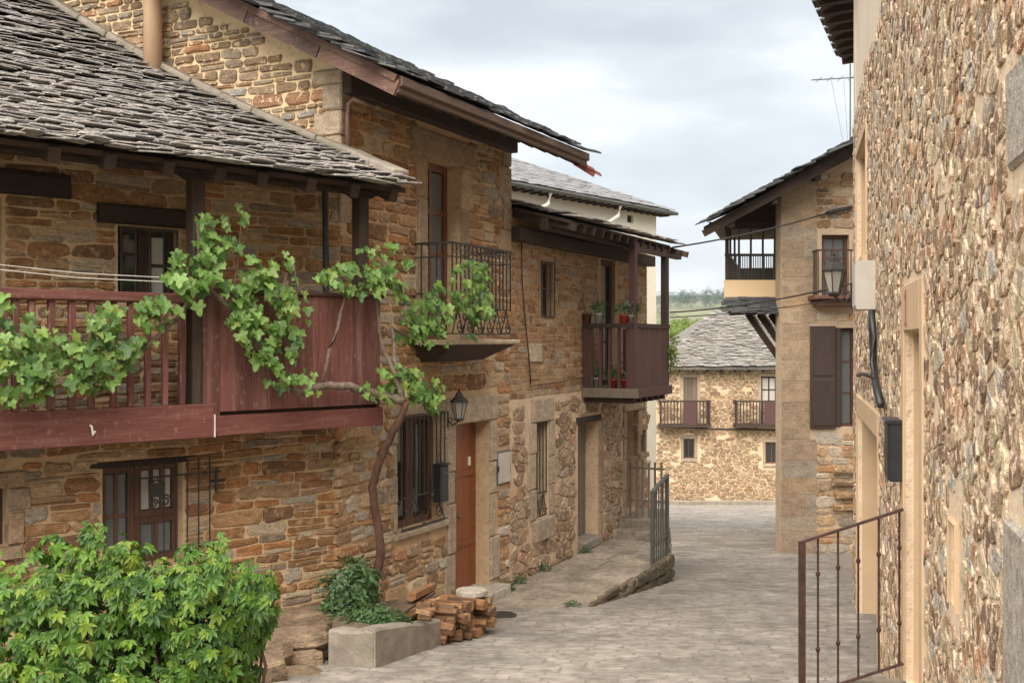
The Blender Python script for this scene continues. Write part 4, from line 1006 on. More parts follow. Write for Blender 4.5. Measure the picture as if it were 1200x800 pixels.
w = part('window', HC, FB.P(cw2[0], cw2[2])); casement(FB, w, cw2, -.10, 2, 3, 'wood_dark_z', 'glass_grey', .04); grille(FB, w, grow(cw2, .01), .02, .13, .009, 'iron', 0, 3)
d_ = part('door', HC, FB.P(cd1[0], cd1[2])); plank_door(FB, d_, cd1, -.2, 5, 'wood_grey')
MB().cfb(FB, cd1[0] - .06, cd1[1] + .1, cd1[3] + .003, cd1[3] + .1, -.2, .02, .012, .005).build('lintel', 'wood_dark', d_)
MB().cfb(FB, cd1[0] + .02, cd1[1] - .02, WH + .002, WH + .14, -.2, .06, .02, .006).build('door_step', 'cement', d_)
for a, b, s in ((cd1[1] + .003, cd1[1] + .16, 4),):
    for k in range(s):
        y0 = WH + (cd1[3] - WH) * k / s; y1 = WH + (cd1[3] - WH) * (k + 1) / s
        MB().cfb(FB, a, b * 1.0 + U(-.03, .03), y0 + .005, y1 - .005, -.1, .03, .012, .004).build('jamb_stone', 'ashlar_brown', d_)
d_ = part('door', HC, FB.P(cd2[0], cd2[2])); casement(FB, d_, cd2, -.06, 1, 3, 'wood_dark_z', 'glass_dark', .08)
d_ = part('door', HC, FB.P(cd3[0], cd3[2])); plank_door(FB, d_, cd3, -.2, 4, 'wood_grey'); surround(FB, d_, cd3, .14, .16, .1, .03, 'ashlar_brown', 4, sill=False)
w = part('window', HC, FB.P(cw3[0], cw3[2])); casement(FB, w, cw3, -.1, 2, 2, 'wood_dark_z'); surround(FB, w, cw3, .1, .1, .08, .025, 'ashlar_brown', 1)
MB().cfb(FB, *FB.rect(619, 633, 402, 424, at=626), -.03, .03, .01, .004).build('patch_stone', 'ashlar', wC2)
# roof
EC, SCR = 1.46, .25
roofC = deck(FB, 'roof', 'wood_dark', HC, lambda t: uB1 + .02, lambda t: FB.u(793, .86), .76, EC + .02, lambda t: SCR * t, 3.6, .04, 4, .03)
slates(roofC, FB.P(uB1 + .02, EC, .88), eB, inB, lambda t: SCR * t, FB.u(793, .86) - uB1 - .05, 3.5, 'slate', (.18, .4), .1, .25, .012, lambda P_, w: (Vector((P_.x, P_.y)) - FB.o).dot(FB.d) - w / 2 > uB1 + .01, 120, .1, 1.2)
for i in range(16):
    u = uB1 + .12 + i * .31
    MB().beam(FB.P(u, EC - .1, .82), FB.P(u, EC - .1 + SCR * .82, .0), .07, .09).build('rafter', 'wood_dark', roofC)
MB().cfb(FB, uB1 + .01, uC1, CT - .18, CT - .01, .02, .15, .012, .004).build('wall_plate', 'wood_dark', roofC)
MB().cfb(FB, uB1 + .01, uC1 + .3, EC - .12, EC + .02, .40, .50, .012, .004).build('purlin', 'wood_dark', roofC)
# gallery
PG = .79; gu0 = FB.u(683); gu1 = FB.u(783, PG); gf = -.66; gr_ = .25
gal = part('gallery', HC, FB.P(gu0, gf))
MB().fb(FB, gu0 - .03, gu1 + .03, gf - .10, gf, .0, PG + .02).build('floor', 'wood_grey', gal)
for i in range(6):
    u = gu0 + .05 + i * (gu1 - gu0 - .15) / 5
    MB().fb(FB, u, u + .1, gf - .2, gf - .102, .0, PG - .05).build('joist', 'wood_dark', gal)
MB().cfb(FB, gu0 - .05, gu1 + .05, gf - .12, gf + .01, PG + .021, PG + .05, .008).build('fascia_board', 'paint_dark', gal)
MB().fb(FB, gu0 - .055, gu0 - .031, gf - .12, gf + .01, .0, PG + .05).build('fascia_board', 'wood_grey', gal)
for (u, p, top, mt) in ((gu0, PG - .04, EC - .07, 'paint_dark'), (gu1 - .03, PG - .04, EC - .07, 'wood_dark_z'), (gu0, .07, gr_, 'paint_dark')):
    MB().cfb(FB, u - .05, u + .05, gf, top, p - .05, p + .05, .01).build('post', mt, gal)
MB().fb(FB, gu0 - .06, gu0 + .06, gr_ - .06, gr_, .02, PG).build('handrail', 'wood_dark', gal)
MB().fb(FB, gu0 + .05, gu1, gr_ - .06, gr_, PG - .09, PG + .03).build('handrail', 'wood_dark', gal)
MB().fb(FB, gu0 + .05, gu1 - .08, EC - .2, EC - .09, PG - .08, PG).build('head_beam', 'paint_dark', gal)
for i in range(5):
    p = .07 + (PG - .12) * (i + .5) / 5; MB().fb(FB, gu0 - .018, gu0 + .018, gf, gr_ - .06, p - .02, p + .02, R()).build('baluster', 'paint_dark', gal)
n = 13
for i in range(n):
    a = gu0 + .04 + (gu1 - gu0 - .08) * i / n; b = gu0 + .04 + (gu1 - gu0 - .08) * (i + 1) / n
    MB().cfb(FB, a + .004, b - .004, gf - .05, gr_ - .06, PG - .01, PG + .012 + U(-.003, .003), .006, 0, R()).build('plank', 'paint_dark', gal)
for i in range(6):
    p = .08 + (PG - .16) * i / 6; MB().fb(FB, gu1 - .03, gu1 - .005, gf, gr_ - .06, p + .003, p + (PG - .16) / 6 - .003, R()).build('plank', 'paint_dark', gal)

# ------------------------------------------------------------------ leaves
def leaf_grape():
    """five-lobed vine leaf, folded a little"""
    o = [(0, -.05), (.20, -.28), (.42, -.22), (.36, -.02), (.55, .18), (.36, .30), (.24, .34), (.16, .66), (0, .78), (-.16, .66), (-.24, .34), (-.36, .30), (-.55, .18), (-.36, -.02), (-.42, -.22), (-.20, -.28)]
    c = (0, .12); f = U(.1, .3); d = U(.1, .3)
    z = lambda x, y: abs(x) * f - d * (y - .1) ** 2 + U(-.03, .03)
    V = [(c[0], c[1], 0)] + [(x * U(.93, 1.07), y * U(.93, 1.07), z(x, y)) for x, y in o]
    n = len(o); return V, [(0, 1 + i, 1 + (i + 1) % n) for i in range(n)]
def leaf_creeper():
    V, Fc = [], []
    for a, l_ in ((-1.35, .62), (-.72, .85), (0, 1.0), (.72, .85), (1.35, .62)):
        a += U(-.12, .12); w = l_ * U(.14, .18); k = len(V); ca_, sa_ = math.cos(a), math.sin(a); dr = U(.15, .5)
        for t, s, zz in ((.05, 0, 0), (.35, 1, .05), (.62, 1.05, .0), (1, 0, 0), (.62, -1.05, 0), (.35, -1, .05), (.5, 0, -.06)):
            y = t * l_; x = s * w; V.append((x * ca_ + y * sa_, -x * sa_ + y * ca_, zz * l_ - dr * (t ** 2) * l_ * .6))
        Fc += [(k, k + 1, k + 6), (k + 1, k + 2, k + 6), (k + 2, k + 3, k + 6), (k + 3, k + 4, k + 6), (k + 4, k + 5, k + 6), (k + 5, k, k + 6)]
    return V, Fc
def leaf_small():
    V, Fc = [], []
    for i in range(5):
        a = U(0, 6.28); b = U(-.3, .9); l_ = U(.5, 1); d = Vector((math.cos(a) * math.cos(b), math.sin(a) * math.cos(b), math.sin(b))); s = d.cross(Vector((0, 0, 1))).normalized() * .2 * l_
        k = len(V); o = Vector((U(-.4, .4), U(-.4, .4), U(-.4, .4)))
        V += [tuple(o), tuple(o + d * l_ * .5 + s), tuple(o + d * l_), tuple(o + d * l_ * .5 - s)]; Fc += [(k, k + 1, k + 2), (k, k + 2, k + 3)]
    return V, Fc
def leaf_set(fn, mat, n, nm):
    out = []
    for _ in range(n):
        V, Fc = fn(); out.append((np.array(V), Fc, make_mesh(nm, V, Fc, mat, False)))
    return out
LG = leaf_set(leaf_grape, 'leaf_grape', 7, 'leaf'); LC = leaf_set(leaf_creeper, 'leaf_creeper', 8, 'leaf'); LS = leaf_set(leaf_small, 'leaf_shrub', 6, 'leaf')
LF = leaf_set(leaf_small, 'leaf_far', 6, 'leaf'); LBR = leaf_set(leaf_small, 'leaf_bright', 6, 'leaf')
def place_leaves(items, sets, mat, parent, nobj, rest='foliage'):
    """items: (position, outward normal, size); the nearest nobj become single leaves"""
    vis = sorted([i for i in range(len(items)) if inview(items[i][0], 5)], key=lambda i: items[i][0].y) if nobj else []
    step = max(1, int(len(vis) * 1.0 / nobj)) if nobj else 1
    pick = set(vis[:nobj]); JV, JF, JR, k = [], [], [], 0
    for i, (p, nrm, s) in enumerate(items):
        V, Fc, me = random.choice(sets)
        nrm = (nrm + Vector((U(-.5, .5), U(-.5, .5), U(-.35, .5)))).normalized()
        dn = Vector((U(-.7, .7), U(-.7, .7), -1)); y = dn - nrm * dn.dot(nrm)
        y = y.normalized() if y.length > .05 else Vector((1, 0, 0)); x = y.cross(nrm)
        if i in pick:
            o = bpy.data.objects.new('leaf', me); COL.objects.link(o); o.parent = parent; q = p - WL[parent.name]
            o.matrix_basis = Matrix(((x.x * s, y.x * s, nrm.x * s, q.x), (x.y * s, y.y * s, nrm.y * s, q.y), (x.z * s, y.z * s, nrm.z * s, q.z), (0, 0, 0, 1)))
        else:
            A = V @ (np.array([x, y, nrm]) * s) + np.array(p); JV.append(A); rv = R(); JF += [tuple(a + k for a in f) for f in Fc]; JR += [rv] * len(Fc); k += len(V)
    if JV:
        o = link_mesh(rest, make_mesh(rest, np.concatenate(JV).tolist(), JF, mat, False, JR), parent, (0, 0, 0)); o['kind'] = 'stuff'
def blob(c, r, n, shell=.55):
    """points in an ellipsoid, denser near the surface, with outward normals"""
    out = []
    while len(out) < n:
        d = Vector((random.gauss(0, 1), random.gauss(0, 1), random.gauss(0, 1))).normalized()
        k = (shell + (1 - shell) * R() ** .6) * (1 + .18 * mnoise.noise(d * 2.3 + Vector(c)))
        out.append((Vector(c) + Vector((d.x * r[0], d.y * r[1], d.z * r[2])) * k, d)); 
    return out

# ------------------------------------------------------------------ pots on the flower gallery
def pot(P_, r, h, mat, label, plant=None, flowers=False, group='flower pots on the maroon gallery', ls=.07, nl=26, sp=.13):
    o = empty('flower_pot', P_, label, 'flower pot', group)
    MB().lathe(P_, [(r * .72, 0), (r * .95, h * .85), (r * 1.06, h * .86), (r * 1.06, h), (r * .9, h), (r * .85, h * .85)], 12).build('pot', mat, o, True)
    MB().lathe(P_, [(r * .88, h * .8), (.001, h * .92)], 10).build('soil', 'soil', o)
    if plant:
        it = [(p, d, ls * U(.7, 1.3)) for p, d in blob(Vector(P_) + Vector((0, 0, h + sp * .75)), (sp, sp, sp * .9), nl, .2)]
        place_leaves(it, plant, plant[0][2].materials[0], o, 0)
        MB().tube([Vector(P_) + Vector((0, 0, h * .8)), Vector(P_) + Vector((.01, .01, h + sp))], .006, 4).build('stem', 'bark', o)
    if flowers:
        for p, d in blob(Vector(P_) + Vector((0, 0, h + sp)), (sp, sp, sp * .7), 9, .8): MB().lathe(p, [(.004, -.012), (.022, 0), (.012, .014)], 6).build('flower', 'petal', o)
    return o
gp = lambda x, v, p, du=0: FB.P(gu0 + du, v, p)
pot(FB.P(gu0, gr_, .62), .075, .12, 'red_pot', 'red flower pot with green plant on the gallery rail', LS)
pot(FB.P(gu0, gr_, .735), .06, .11, 'grey_pot', 'grey flower pot with bushy plant beside the gallery corner post', LS, False, nl=34)
pot(FB.P(gu0, gr_, .24), .07, .14, 'grey_pot', 'grey flower pot with upright plant in the middle of the gallery rail', LS, False)
pot(FB.P(gu0, gr_, .06), .075, .15, 'wood_brown', 'brown wooden tub on the gallery rail nearest the wall', None)
pot(FB.P(gu0 + .18, gf, .38), .08, .13, 'red_pot', 'left red flower pot on the gallery floor behind balusters', LS)
pot(FB.P(gu0 + .18, gf, .58), .08, .13, 'red_pot', 'right red flower pot on the gallery floor near the corner', LS, True)
pot(FB.P(gu0 + .15, gf, .15), .08, .15, 'grey_pot', 'grey pot with plant on the gallery floor beside the wall', LS)
o = empty('hanging_plant', FB.P(gu1 + .02, -.35, PG + .06), 'bright green plant hanging on the far outer edge of the maroon gallery', 'plant')
place_leaves([(p, d, .09 * U(.7, 1.2)) for p, d in blob(FB.P(gu1 + .03, -.18, PG + .06), (.09, .12, .28), 60, .2)], LBR, M['leaf_bright'], o, 0)
MB().tube([FB.P(gu1, -.5, PG + .03), FB.P(gu1 + .03, -.1, PG + .05)], .008, 4).build('stem', 'bark', o)
# the walk's iron railing and wooden pickets beyond it
o = empty('iron_railing', FB.P(5.7, WH, 1.28), 'grey iron railing at the far end of the raised walk', 'railing')
ra, rb_ = 5.45, 6.12
rt_ = MB(); rt_.beam(FB.P(ra, WH + .96, 1.2), FB.P(rb_, WH + 1.12, 1.2), .05, .035); rt_.beam(FB.P(ra, WH + .24, 1.2), FB.P(rb_, WH + .30, 1.2), .03, .025); rt_.build('handrail', 'iron_grey', o)
for i in range(8):
    u = ra + (rb_ - ra) * i / 7; k = i / 7
    MB().tube([FB.P(u, WH + .02, 1.2), FB.P(u, WH + .96 + .16 * k, 1.2)], .011 if i not in (0, 7) else .025, 5).build('bar', 'iron_grey', o)
o = empty('picket_gate', FB.P(7.6, WH + .3, .6), 'thin rusty picket gate across the steps beyond the raised walk', 'gate')
for i in range(6):
    p = .12 + .1 * i; MB().fb(FB, 7.6, 7.62, WH + .27, WH + 1.12 + U(-.03, .03), p, p + .03, R()).build('picket', 'wood_grey', o)
for vv in (WH + .5, WH + 1.0): MB().fb(FB, 7.622, 7.645, vv, vv + .03, .1, .68).build('crossbar', 'wood_grey', o)

# ------------------------------------------------------------------ white house behind
FW = Frame((-0.6, 22.2), (0.766, 1.0)); k_ = 1
HW = empty('white_house', FW.P(3.5, ground(26) - EYE, 0), 'white rendered house with pale slate roof, behind the low stone house', 'house')
wu0, wu1 = -2.0, FW.u(769)
hw = FW.rect(735, 742, 252, 261, at=738)
MBw = wall_mesh(FW, wu0, wu1, -5, 3.14, [hw], .3, .15)
FWs = Frame((FW.P(wu1, 0).x, FW.P(wu1, 0).y), (-FW.n.x, -FW.n.y))
MBw.fb(FWs, 0.02, 6.0, -5, 3.14, -.3, 0.0); MBw.build('wall', 'plaster_white', HW)
w = part('window', HW, FW.P(hw[0], hw[2])); casement(FW, w, hw, -.06, 1, 1, 'wood_grey', 'glass_dark', .03)
e_p, e_h, sw_ = .30, 3.25, .42
rf = MB(); c0 = FW.P(wu0, e_h, e_p); c1 = FW.P(wu1 + .42, e_h, e_p); c2 = FW.P(wu1 + .42, e_h, e_p - 7); run = 3.4
r1_ = FW.P(wu1 + .42 - run, e_h + run * sw_, e_p - run); r0_ = FW.P(wu0, e_h + run * sw_, e_p - run); c3 = FW.P(wu0, e_h, e_p - 7)
rf.add([c0, c1, r1_, r0_, c2, c3], [(0, 1, 2, 3), (1, 4, 2), (4, 5, 3, 2)]); dz = Vector((0, 0, -.09))
rf.add([c0 + dz, c1 + dz, c2 + dz, c3 + dz], [(3, 2, 1, 0)]); rf.add([c0, c1, c1 + dz, c0 + dz, c2, c2 + dz], [(0, 3, 2, 1), (1, 2, 5, 4)])
roofW = rf.build('roof', 'slate_pale', HW)
def okW(P_, w):
    r = Vector((P_.x, P_.y)) - FW.o; t = e_p - r.dot(FW.n); return r.dot(FW.d) + w / 2 < wu1 + .42 - t - .02
slates(roofW, FW.P(wu0, e_h + .01, e_p + .03), (FW.d.x, FW.d.y, 0), (-FW.n.x, -FW.n.y, 0), lambda t: sw_ * t, wu1 - wu0 + .4, 3.3, 'slate_pale', (.22, .32), .2, .4, .012, okW, 0, 0, .5)
for i in range(26):
    u = wu0 + 1.5 + i * .3
    if u < wu1 + .3: MB().fb(FW, u, u + .08, e_h - .14, e_h - .092, 0.01, e_p - .02).build('rafter_tail', 'wood_dark', HW)
MB().tube([FW.P(wu0, e_h - .05, e_p + .04), FW.P(wu1 + .45, e_h - .05, e_p + .04)], .045, 8).build('gutter', 'iron_grey', HW)
for x in (645, 727):
    u = FW.u(x, e_p); MB().tube([FW.P(u, e_h - .1, e_p), FW.P(u, e_h - .32, e_p - .05), FW.P(u - .45, e_h - .62, .06), FW.P(u - .55, e_h - .75, .05), FW.P(u - .55, -2, .05)], .045, 8).build('downpipe', 'white_paint', HW)

# ------------------------------------------------------------------ far house closing the street
HE_ = empty('far_stone_house', FE.P(3, ground(44) - EYE, 0), 'pale stone house with two timber balconies closing the street, far behind', 'house')
e_d1 = FE.rect(801, 817, 442, 497); e_d2 = FE.rect(892, 911, 441, 500); e_w1 = FE.rect(801, 814, 514, 537); e_w2 = FE.rect(897, 912, 518, 543)
ex0, ex1 = FE.u(768), FE.u(990); et = FE.pix(800, 430)[1]; eb = FE.pix(800, 620)[1]
wE = wall_mesh(FE, ex0, ex1, eb, et, [e_d1, e_d2, e_w1, e_w2], .4, .2).build('wall', 'mortar_far', HE_)
MB().fb(Frame((FE.P(ex0, 0).x, FE.P(ex0, 0).y), (0, 1), True), .01, 7, eb, et, -.3, 0).build('side_wall', 'mortar_far', HE_)
he = [grow(e_d1, .12), grow(e_d2, .12), grow(e_w1, .15), grow(e_w2, .15)]
lay(rubble(ex0, FE.u(925), eb, et, he, .27, .12, .014, .02, merge=.12), FE.P, wE, 'st_far', .03, nmax=120, minpx=10)
for nm, h, cl in (('balcony_door', e_d1, 'wood_grey'), ('balcony_door', e_d2, None)):
    d_ = part(nm, HE_, FE.P(h[0], h[2]))
    if cl: plank_door(FE, d_, h, -.08, 3, cl)
    else: casement(FE, d_, h, -.08, 2, 4, 'wood_dark_z', 'curtain', .06, .05)
    surround(FE, d_, h, .12, .14, .1, .03, 'ashlar', 2, sill=False)
for h in (e_w1, e_w2):
    w = part('window', HE_, FE.P(h[0], h[2])); casement(FE, w, h, -.08, 2, 1, 'wood_brown', 'glass_dark', .06); surround(FE, w, h, .12, .14, .12, .03, 'ashlar', 1)
for x0, x1 in ((775, 832), (864, 921)):
    a, b = FE.u(x0, .6), FE.u(x1, .6); bt = FE.pix(x0, 469, .6)[1]; bb = FE.pix(x0, 497, .6)[1]
    g_ = part('balcony', HE_, FE.P(a, bb))
    MB().fb(FE, a - .05, b + .05, bb - .12, bb, 0, .62).build('floor', 'wood_dark', g_)
    MB().fb(FE, a - .05, b + .05, bt - .07, bt, .54, .62).fb(FE, a - .05, a + .02, bt - .07, bt, 0, .54).fb(FE, b - .02, b + .05, bt - .07, bt, 0, .54).build('handrail', 'wood_dark_z', g_)
    nn = 15
    for i in range(nn + 1):
        u = a + (b - a) * i / nn; MB().fb(FE, u - .02, u + .02, bb, bt - .07, .56, .60, R()).build('baluster', 'wood_dark_z', g_)
    m_ = a + (b - a) * (.45 if x0 < 800 else .55); MB().fb(FE, m_, m_ + (b - a) * (.27 if x0 < 800 else .45), bb, bt - .07, .601, .62).build('panel', 'paint_dark', g_)
    for p in (.15, .35): MB().fb(FE, a - .01, a + .03, bb, bt - .07, p, p + .04).fb(FE, b - .03, b + .01, bb, bt - .07, p, p + .04).build('baluster', 'wood_dark_z', g_)
cable(FE, [(772, 500, .05), (830, 502, .05), (915, 504, .05)], 'cable', 'iron', 'dark cable strung level across the far pale stone house below its balconies', 'cable', .03)
# hipped slate roof: eave about 0.5 m out
eh = et + .03; ov = .55
exa, exb = FE.u(772, ov), ex1 + .5
rf = MB(); run = 4.4; sE = .53
a0 = FE.P(exa, eh, ov); a1 = FE.P(exb, eh, ov); b0 = FE.P(exa + 3.0, eh + run * sE, ov - run); b1 = FE.P(exb, eh + run * sE, ov - run); a2 = FE.P(exa, eh, ov - 2 * run); a3 = FE.P(exb, eh, ov - 2 * run)
rf.add([a0, a1, b1, b0, a2, a3], [(0, 1, 2, 3), (4, 0, 3), (5, 4, 3, 2)]); dz = Vector((0, 0, -.12))
rf.add([a0 + dz, a1 + dz, a3 + dz, a2 + dz, a0, a1, a2], [(0, 1, 2, 3), (0, 1, 5, 4), (0, 4, 6, 3)])
roofE = rf.build('roof', 'slate_mid', HE_)
def okE(P_, w):
    r = Vector((P_.x, P_.y)) - FE.o; t = ov - r.dot(FE.n); return r.dot(FE.d) - w / 2 > exa + t * 3.0 / run - .05
slates(roofE, FE.P(exa, eh, ov + .05), (1, 0, 0), (0, 1, 0), lambda t: sE * t, exb - exa, run - .05, 'slate_mid', (.18, .4), .12, .28, .018, okE, 60, 0, 1.3)
for i in range(12): MB().fb(FE, exa + .3 + i * .55, exa + .4 + i * .55, eh - .22, eh - .122, .02, ov - .03).build('rafter_tail', 'wood_dark', HE_)

# ------------------------------------------------------------------ house with the high gallery on the right
HF = empty('high_gallery_house', FF.P(1.5, ground(20) - EYE, 0), 'tan ashlar house with high open gallery and brown shutters, right of the street', 'house')
fs1 = FF.rect(951, 1003, 384, 500); fb1 = FF.rect(963, 995, 275, 350)
rake = lambda u: FF.pix(915, 214)[1] + .54 * u
mb = MB()
us_ = [0, fs1[0], fb1[0], fb1[1], fs1[1], 5.0]
wF = wall_mesh(FF, 0, 5.0, -4.6, rake(0) - .1, [(fs1[0], fs1[1], fs1[2], fs1[3]), fb1], .4, .25)
wF.prism([FF.P(0, rake(0) - .1), FF.P(5, rake(0) - .1), FF.P(5, rake(2.6) - .3), FF.P(2.7, rake(2.7)), FF.P(0, rake(0))], (0, .4, 0))
wF = wF.build('wall', 'mortar_tan', HF)
SW = Frame((FF.o.x, FF.o.y), (.3, .954), False)
MB().prism([Vector((4.8, 19.82, -3)), Vector((4.8, 19.82, EYE + rake(0))), Vector((6.6, 25.6, EYE + rake(0))), Vector((6.6, 25.6, -4.4))], (.4, 0, 0)).build('side_wall', 'mortar_tan', HF)
hf = [grow(fs1, .02, .02, .06, .06), grow(fb1, .08)]
# ashlar on the corner strip, rubble further right
CUT = .08
blocks = coursed(0, 0.66, -4.4, rake(0) - .15, hf, .24, .40, .3, .66, .003, .012, wav=.003, split=0, seed=8)
CUT = 1.0
lay(blocks, FF.P, wF, 'ashlar_brown', .008, 'ashlar_block', 'ashlar_blocks', 80, bev=.97, tilt=.1)
lay(coursed(.62, 1.9, -4.4, rake(.7), hf, .09, .26, .16, .42, .009, .14, wav=.02, seed=6, top=lambda u: rake(u) - .12), FF.P, wF, 'st_tan', .018, nmax=120)
w = part('shutter_window', HF, FF.P(fs1[0], fs1[2]))
sm = fs1[0] + .42
for a, b, pp in ((fs1[0] - .03, sm, .05),):
    m2 = (a + b) / 2; vm = (fs1[2] + fs1[3]) / 2
    MB().cfb(FF, a, b, fs1[2] - .03, fs1[3] + .03, .02, .055, .01).build('shutter', 'wood_shutter', w)
    MB().cfb(FF, a + .04, b - .04, fs1[2] + .02, vm - .03, .056, .068, .01).build('shutter_panel', 'wood_shutter', w)
    MB().cfb(FF, a + .04, b - .04, vm + .03, fs1[3] - .02, .056, .068, .01).build('shutter_panel', 'wood_shutter', w)
MB().cfb(FF, sm + .01, sm + .10, fs1[2], fs1[3], -.05, .02, .008).build('shutter', 'wood_shutter', w)
casement(FF, w, (sm + .11, fs1[1], fs1[2], fs1[3]), -.14, 1, 3, 'wood_brown', 'glass_grey', .05)
d_ = part('balcony_door', HF, FF.P(fb1[0], fb1[2])); casement(FF, d_, fb1, -.12, 2, 3, 'wood_brown', 'glass_grey', .06)
fbx0, fbx1 = FF.u(958, .35), FF.u(1010, .35); fbt = FF.pix(958, 293, .35)[1]; fbb = FF.pix(958, 346, .35)[1]
g_ = part('balcony', HF, FF.P(fbx0, fbb))
MB().cfb(FF, fbx0 - .08, fbx1, fbb - .07, fbb, 0, .42, .012).build('floor', 'wood_brown', g_)
MB().cfb(FF, fbx0 + .02, fbx1, fbb - .19, fbb - .072, 0, .30, .02).build('corbel', 'wood_brown', g_)
rl = MB()
for vv in (fbt, fbb + .06): rl.fb(FF, fbx0, fbx1, vv - .015, vv + .015, .335, .365).fb(FF, fbx0, fbx0 + .03, vv - .015, vv + .015, 0, .334)
rl.build('balcony_rail', 'iron_rust', g_)
for i in range(8):
    u = fbx0 + .012 + i * .115; MB().tube([FF.P(u, fbb, .35), FF.P(u, fbt, .35)], .011, 5).build('bar', 'iron_rust', g_)
for p in (.06, .15, .25): MB().tube([FF.P(fbx0 + .012, fbb, p), FF.P(fbx0 + .012, fbt, p)], .011, 5).build('bar', 'iron_rust', g_)
# protruding rough stones low on the front
for i, (x, y) in enumerate(((984, 551), (985, 566), (986, 580), (987, 594))):
    q = FF.pix(x, y); MB().cfb(FF, q[0] - .16 + U(-.04, .04), q[0] + .3, q[1] - .06, q[1] + .06, -.02, .09, .03, .02, R()).build('rough_block', 'st_tan', wF)
# high gallery, cantilevered to the left
fl0 = FF.u(850, -.5); y0 = 20.3
GF = Frame((FF.P(0, 0, -.5).x, 20.3), (1, 0)); xl = GF.u(850); xr = .25
ht = lambda y: GF.pix(850, y)[1]
gl = part('gallery', HF, GF.P(xl, ht(352)))
def gbox(name, mat, a, b, v0, v1, d0=0.0, d1=3.4): return MB().fb(GF, a, b, v0, v1, -d1, -d0).build(name, mat, gl)
_c = GF.P(xl, 0); GS = Frame((_c.x, _c.y), (.25, .968), True)          # left side of the gallery, running back with the house
MB().fb(GF, xl, xr, ht(352), ht(328), -.12, 0).fb(GS, .12, 3.4, ht(352), ht(328), -.12, 0).build('parapet', 'plaster_cream', gl)
_z = ht(356) + EYE; MB().prism([Vector((q.x, q.y, _z)) for q in (GF.P(xl, 0), GF.P(xr, 0), GS.P(3.4, 0, -1.2), GS.P(3.4, 0, 0))], (0, 0, ht(352) - ht(356) - .002)).build('floor', 'wood_dark', gl)
for i in range(5):
    u = xl + .04 + (-.02 - xl) * i / 4
    MB().fb(GF, u - (.03 if i == 0 else .014), u + (.03 if i == 0 else .014), ht(328), ht(266), -.08, -.02).build('post', 'wood_dark_z', gl)
for i in range(2):
    d = 1.0 + i * 1.5; MB().fb(GS, d, d + .035, ht(328), ht(262), -.05, -.01).build('post', 'wood_dark_z', gl)
rr = MB().fb(GF, xl, 0, ht(300), ht(297), -.07, -.03); rr.fb(GS, .08, 3.4, ht(300), ht(297), -.06, -.02); rr.build('gallery_rail', 'iron', gl)
for i in range(22):
    u = xl + .05 + i * (-.02 - xl) / 22; MB().fb(GF, u - .007, u + .007, ht(328), ht(300), -.06, -.045).build('bar', 'iron', gl)
for i in range(26):
    d = .15 + i * .125; MB().fb(GS, d, d + .014, ht(328), ht(300), -.045, -.03).build('bar', 'iron', gl)
MB().beam(GS.P(3.4, ht(314), 0), GS.P(3.4, ht(314), -1.1), .04, ht(301) - ht(328)).build('back_boards', 'iron_grey', gl)
# little slate skirt and braces below the gallery
sk = MB(); sk.prism([GF.P(xl + .02, ht(356), .0), GF.P(xr, ht(349), .0), GF.P(xr, ht(366), .25), GF.P(xl + .02, ht(368), .25)], (0, 0, -.03)); sk.build('skirt_deck', 'wood_dark', gl)
slates(gl, GF.P(xl + .02, ht(367), .28), (1, 0, 0), (0, 1, 0), lambda t: .95 * t, xr - xl - .05, .24, 'slate_dark', (.14, .25), .07, .14, .012, None, 20, .1)
for i in range(3):
    a = GF.P(xl + .42 + i * .22, ht(368), -.05 - i * .05); b = GF.P(xl + .42 + i * .22 + .62, ht(424), -.05 - i * .05); MB().beam(a, b, .09, .1).build('brace', 'wood_dark', gl)
    MB().beam(a + Vector((.08, .05, .02)), b + Vector((.08, .05, .02)), .03, .05).build('brace', 'white_paint', gl)
# roof: one long slope rising to the right
tipx, tipy = 824, 266
FFr = Frame((0, 19.3), (1, 0)); tu, tv = FFr.pix(tipx, tipy)
rf = MB(); L_ = 4.6
rp = [Vector((tu, 19.25, EYE + tv)), Vector((tu + L_, 19.25, EYE + tv + .54 * L_)), Vector((tu + L_, 25.5, EYE + tv + .54 * L_)), Vector((tu + 1.5, 25.5, EYE + tv + .54 * 1.5))]
rf.prism(rp, (0, 0, -.06)); rf.prism([rp[1] + Vector((.001, 0, 0)), rp[1] + Vector((4, 0, -2)), rp[2] + Vector((4, 0, -2)), rp[2] + Vector((.001, 0, 0))], (0, 0, -.06))
roofF = rf.build('roof', 'wood_dark', HF)
slates(roofF, rp[0] + Vector((-.05, 6.2, .02)), (0, -1, 0), (1, 0, 0), lambda t: .54 * t, 6.3, L_ - .1, 'slate_dark', (.25, .5), .2, .4, .018, lambda P_, w: P_.x > tu + 1.5 * (P_.y - 19.25) / 6.25 - .1, 60, 0, 1.3)
MB().beam(rp[0] + Vector((0, .03, -.12)), rp[1] + Vector((0, .03, -.12)), .05, .12).build('rake_board', 'wood_dark', roofF)
for i in range(11):
    y = 19.45 + i * .5; xo = 1.5 * (y - 19.25) / 6.25; MB().beam(Vector((tu + .1 + xo, y, EYE + tv - .07 + .54 * xo)), Vector((tu + 3.4, y, EYE + tv + .54 * 3.3 - .07)), .07, .1).build('rafter', 'wood_dark', roofF)
for i in range(4):
    x = tu + .5 + i * .75; z = EYE + tv + .54 * (.5 + i * .75) - .2; MB().beam(Vector((x, 19.3, z)), Vector((x + .9, 25, z + .48)), .1, .12).build('purlin', 'wood_dark', roofF)
MB().fb(GF, xl, 0.1, ht(268), ht(262), -.1, -.02).build('head_beam', 'wood_dark', gl)
